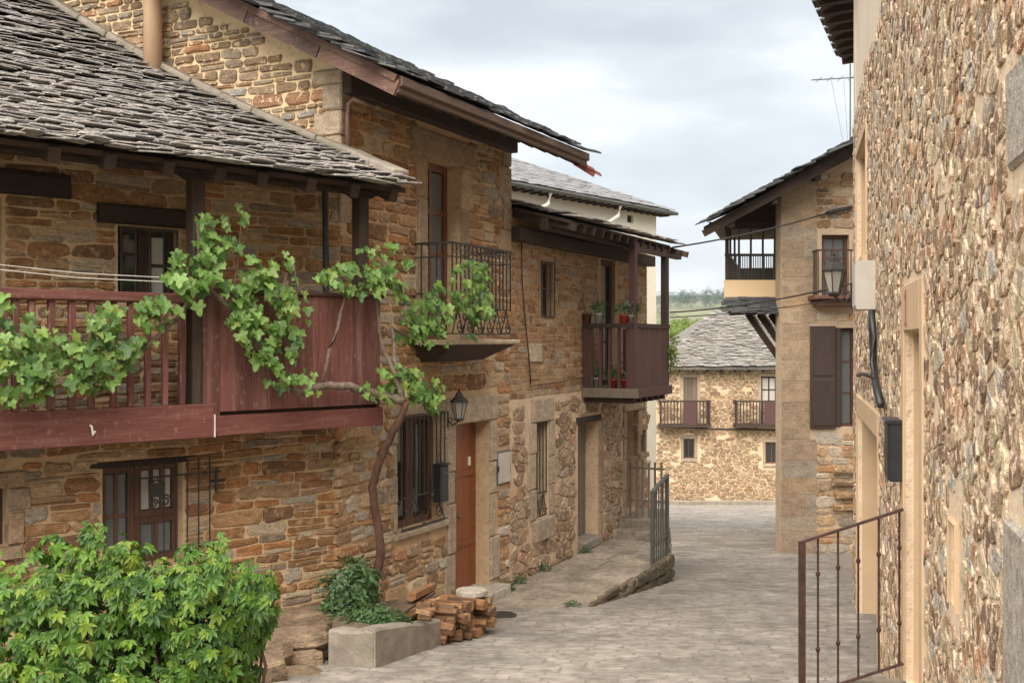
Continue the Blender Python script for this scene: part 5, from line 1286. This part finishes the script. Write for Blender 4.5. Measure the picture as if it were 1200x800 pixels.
MB().prism([GF.P(xl + .02, ht(262) + .002, -.04), GF.P(.1, ht(262) + .002, -.04), GF.P(.1, ht(262) + .54 * (.1 - xl) + .02, -.04), GF.P(xl + .02, ht(262) + .06, -.04)], (0, .03, 0)).build('gable_boards', 'wood_dark', gl)
_z = ht(262) + EYE; MB().prism([Vector((q.x, q.y, _z)) for q in (GF.P(xl - .3, 0), GF.P(xr, 0), GS.P(3.4, 0, -1.2), GS.P(3.4, 0, .3))], (0, 0, .03)).build('ceiling', 'wood_dark', gl)
# antenna on that roof
ap = Vector((6.28, 20.6, EYE + 3.0)); an_z = EYE + (400 - 94) * 20.6 / FPX
o = empty('tv_antenna', ap, 'thin television antenna above the right hand slate roof', 'antenna')
MB().tube([ap, Vector((ap.x, ap.y, an_z + .3))], .015, 5).build('mast', 'iron_grey', o)
MB().tube([Vector((5.56, 20.6, an_z)), Vector((6.6, 20.6, an_z + .06))], .012, 5).build('boom', 'iron_grey', o)
for i in range(4): MB().tube([Vector((5.7 + i * .2, 20.4, an_z + .01 + i * .01)), Vector((5.7 + i * .2, 20.8, an_z + .01 + i * .01))], .006, 4).build('element', 'iron_grey', o)
for dx in (-.35, -.12): MB().tube([Vector((ap.x + dx, 20.6, an_z)), Vector((ap.x + dx * .1, 20.6, EYE + 3.2))], .004, 4).build('stay', 'iron_grey', o)

# ------------------------------------------------------------------ near house on the right
HR = empty('right_rubble_house', FR.P(7, ground(7) - EYE, 0), 'house with rough rubble wall and beige door frames along the right edge', 'house')
def zu(x, p=0): return FR.u(x, p)
ur0, ur1 = 0.9, zu(1000)
# openings run near (larger x) to far (smaller x)
r_d1 = (zu(1081), zu(1062), -2.02, FR.pix(1064, 388)[1]); r_d2 = (zu(1030), zu(1005.5), -3.0, FR.pix(1007, 486)[1])
r_w = (zu(1016), zu(1004.5), FR.pix(1004.5, 312)[1], FR.pix(1004.5, 186)[1]); r_v = (zu(1123), zu(1115), FR.pix(1113, 702)[1], FR.pix(1113, 606)[1])
RT = 2.62
holesR = [r_d1, r_d2, r_w, r_v]
wR = wall_mesh(FR, ur0, ur1, -4.0, RT, holesR, .5, .27).build('wall', 'mortar_right', HR)
MB().fb(FR, ur0, ur1, RT, 4.6, -.5, -.012).build('upper_wall', 'plaster_pale', HR)
endf = Frame((FR.P(ur1, 0).x, FR.P(ur1, 0).y), (-FR.n.x, -FR.n.y), True)
MB().fb(endf, .003, 6, -4, 4.6, -.4, -.001).build('end_wall', 'plaster_pale', HR)
q1 = (zu(1225), zu(1186), FR.pix(1186, 200)[1], FR.pix(1186, 85)[1]); q2 = (zu(1215), zu(1183), FR.pix(1184, 860)[1], FR.pix(1184, 606)[1])
hR = [grow(r_d1, .03, .16, .0, .30), grow(r_d2, .04, .10, 0, .22), grow(r_w, .08, .08, .08, .12), grow(r_v, .07, .07, .07, .12), grow(q1, .02), grow(q2, .02)]
lay(rubble(1.6, 7.2, -2.6, 2.62, hR, .135, .085, .008, .03), FR.P, wR, 'st_right', .008, nmax=225, smooth=False, bev=.9, tilt=.5)
lay(rubble(7.2, ur1 - .02, -3.4, 2.6, hR, .165, .095, .009, .03), FR.P, wR, 'st_right', .009, nmax=75, rest='stone_rubble', bev=.9, tilt=.5)
for q in (q1, q2): MB().cfb(FR, *q, -.05, .02, .015, .006).build('granite_block', 'ashlar_grey', wR)
def plaster_frame(name, h, jw, lw, into, far_only=False, sill=False):
    d = part(name, HR, FR.P(h[0], h[2])); u0, u1, v0, v1 = h
    MB().cfb(FR, u1 + .002, u1 + jw, v0, v1 + lw, -.04, .018, .006).build('frame_jamb', 'plaster_beige', d)
    if not far_only: MB().cfb(FR, u0 - jw, u0 - .002, v0, v1 + lw, -.04, .018, .006).build('frame_jamb', 'plaster_beige', d)
    MB().cfb(FR, u0 - .001, u1 + .001, v1 + .002, v1 + lw, -.04, .019, .006).build('frame_head', 'plaster_beige', d)
    MB().fb(FR, u1 - .012, u1 + .001, v0, v1, -into, -.041).build('reveal', 'plaster_beige', d)
    MB().fb(FR, u0, u1 - .013, v1 - .012, v1 + .001, -into, -.041).build('reveal', 'plaster_beige', d)
    if sill: MB().cfb(FR, u0 - jw, u1 + jw, v0 - .07, v0 - .002, -.04, .05, .01).build('sill', 'plaster_beige', d)
    return d
d_ = plaster_frame('front_door', r_d1, .14, .27, .24); plank_door(FR, d_, (r_d1[0], r_d1[1] - .013, r_d1[2], r_d1[3] - .013), -.2, 5, 'wood_brown')
# the red house number 1 painted on the head of the frame
def num1(u, v, h):
    p0, p1 = .0195, .023; s = h
    pts = [(-.2, 0), (.2, 0), (.2, .09), (.1, .12), (.1, 1.0), (-.02, 1.0), (-.28, .82), (-.22, .72), (-.1, .8), (-.1, .12), (-.2, .09)]
    MB().prism([FR.P(u - a * s * 1.2, v + b * s, p0) for a, b in pts], tuple(FR.P(0, 0, p1) - FR.P(0, 0, p0))).build('house_number', 'red_paint', d_)
num1(r_d1[1] - .2, r_d1[3] + .03, .21)
d_ = plaster_frame('garage_door', r_d2, .10, .20, .24); plank_door(FR, d_, (r_d2[0], r_d2[1] - .013, r_d2[2], r_d2[3] - .013), -.2, 9, 'paint_dark')
w = plaster_frame('window', r_w, .07, .1, .22, sill=True); casement(FR, w, (r_w[0], r_w[1] - .013, r_w[2], r_w[3] - .013), -.18, 2, 2)
w = plaster_frame('vent_window', r_v, .012, .012, .2); casement(FR, w, (r_v[0], r_v[1] - .013, r_v[2], r_v[3] - .013), -.12, 1, 1, 'wood_grey', 'plaster_pale', .03)
# roof overhang beyond the far corner
rz = EYE + 4.25
e0 = Vector((3.72, 13.6, rz)); e1 = Vector((5.06, 16.9, rz)); 
rf = MB(); rf.prism([Vector((2.6, 6, rz + .1)), e0, e1, Vector((7.5, 17.5, rz + 1.2)), Vector((6.5, 6, rz + 1.6))], (0, 0, .12)); roofR = rf.build('roof', 'wood_dark', HR)
for i in range(9):
    q = e0.lerp(e1, i / 8); MB().beam(q + Vector((-.03, .0, .02)), q + Vector((1.2, -.5, .12)), .12, .09).build('rafter_tail', 'wood_dark', roofR)
    for k in range(2): MB().beam(q + Vector((-.09 - .02 * k, .1 * k, .13 + .03 * k)), q + Vector((.6, -.2, .35)), .3, .025).build('slate', 'slate_dark', roofR)
# fixtures on the right wall
b0 = zu(1027); o = empty('meter_cabinet', FR.P(b0, FR.pix(1020, 364)[1]), 'pale grey meter cabinet high on the rubble wall with black conduit below', 'meter cabinet')
c0, c1 = FR.pix(1020, 365)[1], FR.pix(1020, 312)[1]; b1 = b0 + .5
MB().cfb(FR, b0, b1, c0, c1, .0, .16, .012).build('cabinet', 'grey_plastic', o); MB().fb(FR, b0 + .03, b1 - .03, c0 + .03, c1 - .03, .161, .168).build('cabinet_door', 'grey_plastic', o)
cable(FR, [(1021, 364, .06), (1023, 395, .05), (1023, 425, .05), (1026, 450, .05), (1032, 474, .05)], 'conduit', 'black_plastic', 'black conduit hanging below the pale meter cabinet on the right wall', 'conduit', .03)
cable(FR, [(1005, 440, .05), (1012, 438, .06), (1024, 442, .06)], 'cable', 'iron', 'dark cable stub crossing the rubble wall beside the black conduit', 'cable', .018)
m0 = zu(1061); mv0, mv1 = FR.pix(1058, 578, .06)[1], FR.pix(1058, 504, .06)[1]
o = empty('mailbox', FR.P(m0, mv0), 'tall black mailbox on the rubble wall beyond the door numbered 1', 'mailbox')
MB().cfb(FR, m0, m0 + .3, mv0, mv1, .02, .10, .012).build('box', 'black_plastic', o); MB().cfb(FR, m0 - .01, m0 + .31, mv1, mv1 + .02, .02, .115, .008).build('lid', 'black_plastic', o)
q = FR.pix(985, 292, .28); lantern(FR, ur1 - .25, FR.pix(986, 300, .24)[1] + .05, .22, 1.05, 'black iron lantern on the far corner of the right rubble wall')
# landing, steps and rusty handrail of door number 1
lg = ground(5.9) - EYE
ld = empty('door_landing', FR.P(r_d1[0], lg, .3), 'low stone landing in front of the door numbered 1', 'steps')
MB().cfb(FR, r_d1[0] - .1, r_d1[1] + .1, lg - .4, -2.03, 0.0, .34, .015, .004).build('landing', 'slab', ld)
MB().cfb(FR, r_d1[0] - .1, r_d1[1] + .1, lg - .4, -2.16, .342, .62, .015, .004).build('step', 'slab', ld)
hr_ = empty('iron_handrail', FR.P(r_d1[1], -2.0, .3), 'rusty brown iron handrail beside the door numbered 1', 'handrail')
hu = r_d1[1] - .05
HP = lambda k: FR.P(hu, 0, .02 + .58 * k)
top = lambda k: -.99 - .22 * k; bot = lambda k: -1.90 - .24 * k
MB().beam(HP(0) + Vector((0, 0, EYE * 0 + top(0))), HP(1) + Vector((0, 0, top(1))), .035, .014).build('top_rail', 'iron_rust', hr_)
MB().beam(HP(0) + Vector((0, 0, bot(0))), HP(.97) + Vector((0, 0, bot(.97))), .02, .014).build('bottom_rail', 'iron_rust', hr_)
for i in range(5):
    k = i / 5 + .04; c = HP(k); o = MB().tube([c + Vector((0, 0, bot(k))), c + Vector((0, 0, top(k)))], .007, 6).build('bar', 'iron_rust', hr_)
    for f in (.27, .76):
        z = bot(k) + (top(k) - bot(k)) * f; MB().lathe(c + Vector((0, 0, z)), [(.007, -.018), (.014, -.006), (.014, .006), (.007, .018)], 6).build('knuckle', 'iron_rust', o)
c = HP(1); MB().beam(c + Vector((0, 0, -2.45)), c + Vector((0, 0, top(1) + .005)), .036, .036, (0, 1, 0)).build('post', 'iron_rust', hr_)
# overhead cables across the street
def sag(a, b, s, name, label, rad=.012, n=12):
    a, b = Vector(a), Vector(b)
    o = MB().tube([a.lerp(b, i / n) - Vector((0, 0, s * 4 * (i / n) * (1 - i / n))) for i in range(n + 1)], rad, 5).build(name, 'iron', None, True); return tag(o, label, 'cable', 'overhead cables')
def at(x, y, Y): return Vector(((x - 600) / FPX * Y, Y, EYE + (400 - y) / FPX * Y))
sag(at(788, 290, 16.9), at(972, 249, 19.7), .05, 'overhead_cable', 'upper cable from the low eave to the right hand gallery house', .014)
o = sag(at(968, 250, 19.72), at(998, 243, 19.72), .0, 'cable_splice', 'thick black cable splice on the front of the right hand gallery house', .035, 4)
sag(at(785, 366, 17.0), at(1003, 331, 12.9), .06, 'overhead_cable', 'lower upper-most of two cables from the maroon gallery to the right wall', .011)
sag(at(785, 372, 17.0), at(1003, 347, 19.74), .05, 'overhead_cable', 'lowest overhead cable, from the maroon gallery across to the right hand house', .008)
sag(FB.P(uB1 + 1.2, 1.33, .1), at(788, 290, 16.9), .06, 'overhead_cable', 'thin pale cable along the low eave above the flower gallery', .008)

# ------------------------------------------------------------------ planter, shrubs, firewood, ledge
def gz(y): return ground(y)
def gat(x, y):
    Y = FPX * EYE / (y - 400 - FPX * .11); return Vector(((x - 600) / FPX * Y, Y, ground(Y)))
pc, pl, pr_ = gat(440, 783), gat(385, 779), gat(517, 756)
pb = empty('stone_planter', pc, 'angled grey concrete planter kerb holding shrubs below the vine', 'planter')
def curb(a, b, w, h0, h1, name):
    a, b = Vector(a), Vector(b); d = (b - a).normalized(); s = Vector((-d.y, d.x, 0)) * w
    if s.y < 0: s = -s
    n = 6; V = []
    for i in range(n + 1):
        q = a.lerp(b, i / n); h = h0 + (h1 - h0) * i / n + U(-.012, .012)
        V += [q + Vector((0, 0, -.25)), q + Vector((0, 0, h - .02)), q + s * .12 + Vector((0, 0, h)), q + s * .9 + Vector((0, 0, h + U(-.008, .008))), q + s + Vector((0, 0, -.25))]
    fs = [(0, 1, 2, 3, 4), tuple(5 * n + k for k in (4, 3, 2, 1, 0))]
    for i in range(n):
        for k in range(5): fs.append((5 * i + k, 5 * i + 5 + k, 5 * i + 5 + (k + 1) % 5, 5 * i + (k + 1) % 5))
    return MB().add(V, fs).build(name, 'cement', pb)
curb(pc, pr_, .14, .31, .22, 'front_kerb'); curb(pl, pc + Vector((-.02, .002, 0)), .14, .27, .30, 'side_kerb')
bk1 = FB.P(.9, 0, .0); bk0 = FA.P(-.9, 0, .05)
mb = MB(); mb.add([pl + Vector((0, .1, .22)), pc + Vector((0, .12, .24)), pr_ + Vector((-.05, .1, .18)), Vector((pr_.x - .35, pr_.y + 1.0, gz(11) + .2)), Vector((bk1.x, bk1.y, gz(11) + .25)), Vector((bk0.x, bk0.y, gz(10) + .35)), Vector((pl.x - .1, pl.y + 1.0, gz(9.5) + .3))], [(0, 1, 2, 3, 4, 5, 6)])
mb.build('soil', 'soil', pb)
def shrub(c, r, n, s, label, sets=LS, mat='leaf_shrub', nobj=60):
    o = empty('shrub', Vector(c) - Vector((0, 0, r[2])), label, 'shrub', 'shrubs in the planter')
    it = [(p, d, s * U(.7, 1.3)) for p, d in blob(c, r, n, .35)]
    place_leaves(it, sets, M[mat], o, nobj)
    st = MB()
    for i in range(7):
        a = U(0, 6.28); st.tube([Vector(c) - Vector((0, 0, r[2] * 1.05)), Vector(c) + Vector((math.cos(a) * r[0] * .3, math.sin(a) * r[1] * .3, -.2 * r[2])), Vector(c) + Vector((math.cos(a) * r[0] * .7, math.sin(a) * r[1] * .7, r[2] * .5))], [.012, .008, .003], 4)
    st.build('stem', 'bark', o)
Y = 9.75; shrub(at(412, 692, Y), (.26, .26, .30), 420, .075, 'tall dark green shrub left of the vine trunk in the planter')
Y = 9.35; shrub(at(440, 728, Y), (.30, .2, .13), 380, .06, 'low spreading green shrub behind the front kerb of the planter')
Y = 9.6; shrub(at(395, 722, Y), (.17, .2, .18), 200, .065, 'small dark shrub at the left end of the planter')
# firewood
ORD = ['first', 'second', 'third', 'fourth', 'fifth', 'sixth', 'seventh', 'eighth', 'ninth', 'tenth', 'eleventh', 'twelfth', 'thirteenth', 'fourteenth', 'fifteenth', 'sixteenth']
ROW = ['bottom', 'second', 'third', 'top']
def log(a, b, r, label=None):
    a, b = Vector(a), Vector(b); d = (b - a).normalized(); x = d.cross(Vector((0, 0, 1))).normalized(); y = x.cross(d); n = random.choice((4, 5, 5, 6)); ph = U(0, 6.28)
    rr = [r * U(.75, 1.2) for _ in range(n)]; V = []
    for t in (0, .5, 1): V += [a.lerp(b, t) + (x * math.cos(ph + 6.283 * j / n) + y * math.sin(ph + 6.283 * j / n)) * rr[j] * U(.92, 1.06) for j in range(n)]
    fs = [tuple(range(n - 1, -1, -1)), tuple(range(2 * n, 3 * n))] + [(i * n + j, i * n + (j + 1) % n, (i + 1) * n + (j + 1) % n, (i + 1) * n + j) for i in range(2) for j in range(n)]
    o = MB().add(V, fs).build('firewood_log', 'wood_log'); return tag(o, label or 'split log in the firewood heap beside the orange door', 'log', 'firewood logs in the heap')
W0, W1 = gat(522, 757), gat(577, 741); wd = (W1 - W0).normalized(); wn = Vector((-wd.y, wd.x, 0)) ; wn = wn if wn.y > 0 else -wn
L0 = (W1 - W0).length
for row in range(4):
    x = .05 + .02 * row; kk = 0
    while x < L0 - .02:
        r = U(.03, .068); a = W0 + wd * x + Vector((0, 0, .05 + row * .083 + U(-.01, .01))); a.z += 0
        log(a + wn * U(-.09, .08), a + wn * U(.25, .42) + wd * U(-.12, .12) + Vector((0, 0, U(-.03, .05))), r, '%s split log from the left in the %s row of the firewood' % (ORD[min(kk, 15)], ROW[row])); x += r * 1.7; kk += 1
top_z = .05 + 4 * .083
log(W0 + wn * .2 + wd * -.25 + Vector((0, 0, top_z + .06)), W0 + wn * .25 + wd * .18 + Vector((0, 0, top_z + .10)), .055, 'pale split log lying along the top of the firewood heap')
log(W0 + wn * .22 + wd * -.42 + Vector((0, 0, top_z - .1)), W0 + wn * .15 + wd * .06 + Vector((0, 0, top_z - .02)), .05, 'reddish log leaning at the left end of the firewood heap')
for i in range(7):
    a = W0 + wd * (-.34 + .045 * i) + wn * U(.05, .3) + Vector((0, 0, .28 + U(0, .12))); log(a, a + Vector((U(.1, .2), U(-.15, .15), U(-.05, .05))), U(.025, .04), '%s of the short loose pieces left of the firewood, counted from the planter' % ORD[i])
a = W0 + wd * -.55 + wn * .25 + Vector((0, 0, .30)); o = MB().beam(a, a + wd * .62 + Vector((0, .1, .13)), .2, .035).build('old_board', 'wood_eave2', None, bevel=.008); tag(o, 'weathered reddish board lying from the planter onto the firewood', 'board')
q = W0 + wd * (L0 - .12) + wn * .16 + Vector((0, 0, top_z - .03))
mb = MB(); n = 9; mb.prism([q + Vector((math.cos(6.283 * j / n) * .17 * U(.85, 1.1), math.sin(6.283 * j / n) * .14 * U(.85, 1.1), 0)) for j in range(n)], (0, 0, .06)); o = mb.build('flat_stone', 'ashlar_grey', None, bevel=.015); tag(o, 'flat grey stone lying on the right end of the firewood', 'stone')
q = gat(589, 722); o = MB().lathe(q + Vector((0, 0, .02)), [(.14, -.03), (.15, .0), (.12, .012), (.01, .014)], 16).build('drain_cover', 'iron'); tag(o, 'round black drain cover on the paving right of the firewood', 'drain cover')
# rock ledge along the base of the gallery house
def rock(c, d, label, rot=0.0, mat='ledge'):
    V = []; ns, nr = 10, 6
    import_r = Matrix.Rotation(rot, 3, 'Z')
    bm_v = []; fs = []
    for i in range(nr + 1):
        th = math.pi * i / nr
        for j in range(ns):
            ph = 2 * math.pi * j / ns; v_ = Vector((math.sin(th) * math.cos(ph), math.sin(th) * math.sin(ph), math.cos(th)))
            v_ = Vector([math.copysign(abs(k) ** .55, k) for k in v_]); v_ *= 1 + .16 * mnoise.noise(v_ * 1.7 + Vector(c))
            bm_v.append(Vector(c) + import_r @ Vector((v_.x * d[0] / 2, v_.y * d[1] / 2, v_.z * d[2] / 2)))
    for i in range(nr):
        for j in range(ns): fs.append((i * ns + j, i * ns + (j + 1) % ns, (i + 1) * ns + (j + 1) % ns, (i + 1) * ns + j))
    o = MB().add(bm_v, fs).build('ledge_rock', mat); return tag(o, label, 'rock', 'rocks of the ledge')
rock(at(338, 750, 9.0) , (.62, .5, .16), 'broad flat topped rock of the ledge left of the planter', .4)
rock(at(300, 765, 8.7), (.5, .5, .3), 'tall brown ledge rock beside the creeper bush', .6)
rock(at(350, 775, 8.9), (.42, .35, .26), 'small ledge rock wedged below the flat topped one', .2)
rock(at(330, 798, 8.45), (.7, .4, .16), 'low pale rock at the foot of the ledge', .3)
rock(at(372, 752, 9.1), (.22, .3, .26), 'upright rock between ledge and planter', .1)
rock(at(365, 725, 9.6), (.7, .5, .2), 'reddish ledge rock up against the house wall', .7)
rock(at(280, 790, 8.2), (.7, .5, .25), 'ledge rock half hidden behind the creeper bush', .5)
rock(at(480, 716, 10.3), (.5, .3, .12), 'flat rock against the wall below the grilled window', .45)

for i, (u, p, h, where) in enumerate(((3.35, .1, WH + .0, 'just right of the stone door step'), (3.75, .07, WH, 'below the grey meter cupboard'), (4.5, .08, WH, 'under the narrow grilled window'), (2.95, 1.1, WH - .05, 'where the raised walk begins'), (5.9, .08, WH, 'right of the grey plank door'))):
    P_ = FB.P(u, h, p); o = empty('weed_tuft', P_, 'small green weed tuft at the wall foot ' + where, 'weed', 'weeds at the wall foot')
    place_leaves([(q, d, .05 * U(.7, 1.3)) for q, d in blob(P_ + Vector((0, 0, .04)), (.10, .10, .06), 26, .2)], LS, M['leaf_shrub'], o, 0)
    MB().tube([P_, P_ + Vector((0, 0, .06))], .004, 4).build('stem', 'bark', o)
# ------------------------------------------------------------------ grape vine over the galleries
VP0 = at(438, 700, 10.05)
vine = empty('grape_vine', VP0, 'old grape vine with twisted trunk climbing from the planter over the galleries', 'vine')
def vpt(x, y, p=.85): return FA.P(*FA.pix(x, y, p), p) if x < 452 else FB.P(*FB.pix(x, y, p - .12), p - .12)
def jig(pts, k=3):
    out = []
    for i in range(len(pts) - 1):
        for j in range(k): out.append(pts[i].lerp(pts[i + 1], j / k) + Vector((U(-1, 1), U(-1, 1), U(-1, 1))) * .008)
    return out + [pts[-1]]
tr = [at(438, 704, 10.05), at(437, 690, 10.0), at(447, 650, 9.95), at(440, 605, 9.9), at(437, 570, 9.85), at(447, 535, 9.75), at(456, 515, 9.68), at(470, 490, 9.6), at(474, 470, 9.55)]
MB().tube(jig(tr), [.05, .046, .044, .042, .040, .044, .040, .038, .037, .040, .036, .037, .040, .037, .036, .036, .038, .035, .034, .034, .036, .033, .032, .034, .036][:len(jig(tr))], 9).build('trunk', 'bark', vine, True)
def branch(pts, r0, r1):
    q = jig(pts); MB().tube(q, [r0 + (r1 - r0) * i / (len(q) - 1) for i in range(len(q))], 6).build('branch', 'vine_wood', vine, True)
E_ = at(474, 470, 9.55)
branch([E_, vpt(440, 462, .8), vpt(408, 452, .82), vpt(375, 452, .82), vpt(350, 462, .82), vpt(330, 445, .82)], .042, .03)
branch([E_, at(462, 440, 9.5), vpt(446, 400, .8), vpt(441, 360, .78), vpt(437, 320, .8)], .022, .012)
branch([vpt(378, 448, .82), vpt(386, 410, .84), vpt(398, 375, .84), vpt(404, 346, .8)], .018, .012)
branch([vpt(330, 445, .8), vpt(300, 400, .82), vpt(270, 360, .84), vpt(235, 330, .84), vpt(231, 260, .78)], .03, .012)
branch([vpt(224, 345, .8), vpt(214, 366, .82), vpt(190, 388, .85), vpt(160, 415, .85), vpt(110, 440, .82), vpt(40, 470, .82), vpt(-20, 470, .82)], .018, .014)
branch([E_, at(462, 420, 9.6), at(460, 385, 9.7), at(480, 395, 9.9), at(505, 380, 10.3), at(545, 345, 10.7)], .022, .008)
branch([vpt(270, 350, .84), vpt(280, 300, .9), vpt(285, 246, .9)], .008, .003)
branch([vpt(350, 380, .84), vpt(345, 310, .9)], .006, .003)
cl = [(15, 425, 55, 55, 90), (-10, 400, 50, 60, 40), (60, 440, 40, 22, 30), (110, 410, 48, 45, 70), (150, 385, 45, 30, 45), (185, 365, 30, 18, 22), (50, 385, 25, 25, 14), (235, 318, 36, 42, 55), (275, 335, 42, 50, 75), (262, 278, 22, 25, 16),
      (318, 385, 40, 45, 70), (325, 425, 25, 30, 26), (345, 365, 20, 40, 26), (300, 330, 28, 30, 24), (205, 322, 18, 14, 10), (352, 440, 16, 12, 8), (385, 325, 18, 10, 8), (234, 252, 8, 8, 3), (285, 250, 8, 14, 4), (338, 300, 6, 14, 3), (372, 455, 12, 10, 5), (430, 462, 14, 12, 6),
      (445, 310, 34, 26, 46), (415, 325, 28, 18, 22), (440, 340, 20, 15, 10)]
cl2 = [(520, 372, 42, 34, 60), (552, 335, 26, 32, 38), (488, 385, 26, 20, 24), (560, 355, 20, 22, 18), (520, 350, 22, 20, 14), (480, 455, 40, 22, 34), (500, 468, 20, 14, 14), (465, 345, 12, 20, 8), (462, 440, 18, 14, 10)]
items = []
for lst, fr, pb_ in ((cl, FA, .84), (cl2, FB, .66)):
    for x, y, rx, ry, n in lst:
        for _ in range(int(n * (2.0 if fr is FA else 4.0))):
            a = U(0, 6.283); k = math.sqrt(R()); p = pb_ + U(-.06, .24) * (1 - .4 * k)
            if mnoise.noise((x * .03 + k * math.cos(a) * 1.6, y * .03 + k * math.sin(a) * 1.6, 4.2)) < -.12: continue
            q = fr.P(*fr.pix(x + rx * k * math.cos(a), y + ry * k * math.sin(a), p), p)
            items.append((q, Vector((fr.n.x * .9, fr.n.y * .9 - .25, .55)), U(.04, .12) * (1.0 if R() > .15 else .6)))
random.shuffle(items)
place_leaves(items, LG, M['leaf_grape'], vine, 300)

# ------------------------------------------------------------------ creeper bush in the left foreground
BY = 5.2
bush = empty('creeper_bush', Vector((-1.9, BY, ground(BY))), 'bright green creeper bush filling the lower left foreground', 'bush')
sz = BY / FPX
def bl(x, y, rx, ry, rz_, n, Y=BY): return [(p, d, s_) for (p, d), s_ in ((q, U(.026, .078)) for q in blob(at(x, y, Y), (rx * sz, rz_, ry * sz), int(n * 3.1), .60))]
it = bl(30, 800, 140, 148, .5, 560) + bl(112, 765, 80, 138, .42, 400) + bl(185, 815, 70, 140, .42, 280) + bl(245, 745, 62, 96, .34, 330) + bl(285, 715, 36, 46, .2, 90) + bl(250, 850, 50, 110, .33, 190) + bl(-80, 800, 110, 150, .5, 150) + bl(150, 900, 160, 120, .5, 260) + bl(180, 700, 40, 45, .25, 80)
it += bl(103, 632, 10, 22, .06, 8) + bl(60, 640, 20, 14, .1, 12) + bl(298, 690, 26, 22, .1, 22) + bl(314, 680, 10, 8, .05, 5) + bl(240, 645, 30, 14, .1, 16) + bl(150, 650, 24, 16, .1, 14)
for _ in range(70):          # young shoots reaching out of the outline
    x = U(-10, 322); yt = 655 + 45 * abs(math.sin(x * .021 + .9)) - (26 if 85 < x < 130 else 0); L_s = U(10, 50); dx_ = U(-18, 22); Y_ = BY + U(-.35, .2)
    for k in range(5): it.append((at(x + dx_ * k / 4, yt + 18 - L_s * k / 4, Y_), Vector((U(-.4, .4), -.6, .6)), .075 - .009 * k))
it = [(p, (d * .8 + Vector((0, -.35, .35))).normalized(), s_) for p, d, s_ in it]
place_leaves(it, LC, M['leaf_creeper'], bush, 300)
st = MB()
for i in range(26):
    x = U(-60, 290); p0 = at(x, 900, BY + U(-.1, .2)); p0.z = ground(p0.y); st.tube([p0, at(x + U(-30, 30), 780, BY + U(-.2, .2)), at(x + U(-40, 40), U(660, 720), BY + U(-.2, .2))], [.012, .009, .004], 4)
st.build('stems', 'bark', bush)

# ------------------------------------------------------------------ trees and bushes of the far country
def crown_items(c, r, n, s): return [(p, d, s * U(.7, 1.3)) for p, d in blob(c, r, n, .4)]
for i, (x, y, Y, r, lab, st_) in enumerate(((796, 391, 75, .95, 'bright yellow green bush left of the far slate roof', LBR), (812, 389, 70, .7, 'small bright green bush just above the far slate roof', LBR), (800, 379, 110, .9, 'yellow green bush further up the field beyond the far roof', LBR), (824, 378, 130, .8, 'tiny yellowish bush on the field edge by the far roof', LBR), (778, 390, 85, 1.1, 'green bush seen past the gallery corner post', LBR))):
    c = at(x, y, Y); c.z = max(c.z, terrain_h(c.x, Y) + r); o = empty('field_bush', Vector((c.x, c.y, terrain_h(c.x, Y))), lab, 'bush', 'bushes on the fields')
    place_leaves(crown_items(c, (r * 1.3, r, r * .7), 240, .24), st_, st_[0][2].materials[0], o, 0)
    MB().tube([(c.x, c.y, terrain_h(c.x, Y)), c], [.1, .05], 5).build('stem', 'bark', o)
J = []
def wood_strip(Y0, Y1, n, hmin, hmax, sx0, sx1):
    for _ in range(n):
        Y = U(Y0, Y1); x = U(sx0, sx1) * Y; h = U(hmin, hmax); z = terrain_h(x, Y)
        for p, d in blob((x, Y, z + h * .55), (h * .42, h * .42, h * .5), 70, .3): J.append((p, d, h * .12))
wood_strip(1080, 1300, 240, 9, 19, .02, .32); wood_strip(560, 640, 16, 4, 8, .04, .3); wood_strip(1500, 1800, 120, 10, 18, .02, .32)
root = link_mesh('far_wood', make_mesh('far_wood_base', [(200, 1150, terrain_h(200, 1150)), (201, 1150, terrain_h(200, 1150)), (200, 1151, terrain_h(200, 1150))], [(0, 1, 2)], 'leaf_far'), None, (0, 0, 0))
bpy.data.objects.remove(root)
JV, JF, JR, k = [], [], [], 0
for p, nrm, s in J:
    V, Fc, me = random.choice(LF); A = V * s + np.array(p); JV.append(A); rv = R(); JF += [tuple(a + k for a in f) for f in Fc]; JR += [rv] * len(Fc); k += len(V)
o = link_mesh('far_wood', make_mesh('far_wood', np.concatenate(JV).tolist(), JF, 'leaf_far', False, JR)); tag(o, 'hazy line of far trees along the fields below the sky', 'wood', None, 'stuff')

# ------------------------------------------------------------------ air
hz = MB().box((0, 1240, 70), (5300, 2700, 190)).build('haze', 'road'); hz['kind'] = 'stuff'
hm = bpy.data.materials.new('haze air'); hm.use_nodes = True; nt = hm.node_tree; nt.nodes.clear()
out = nt.nodes.new('ShaderNodeOutputMaterial'); pvn = nt.nodes.new('ShaderNodeVolumePrincipled')
pvn.inputs['Color'].default_value = (0.80, 0.88, 1.0, 1); pvn.inputs['Density'].default_value = 1.4e-4; pvn.inputs['Anisotropy'].default_value = 0.0
nt.links.new(pvn.outputs['Volume'], out.inputs['Volume']); hz.data.materials.clear(); hz.data.materials.append(hm)
tag(hz, 'thin pale haze over the far fields and hills', 'haze')
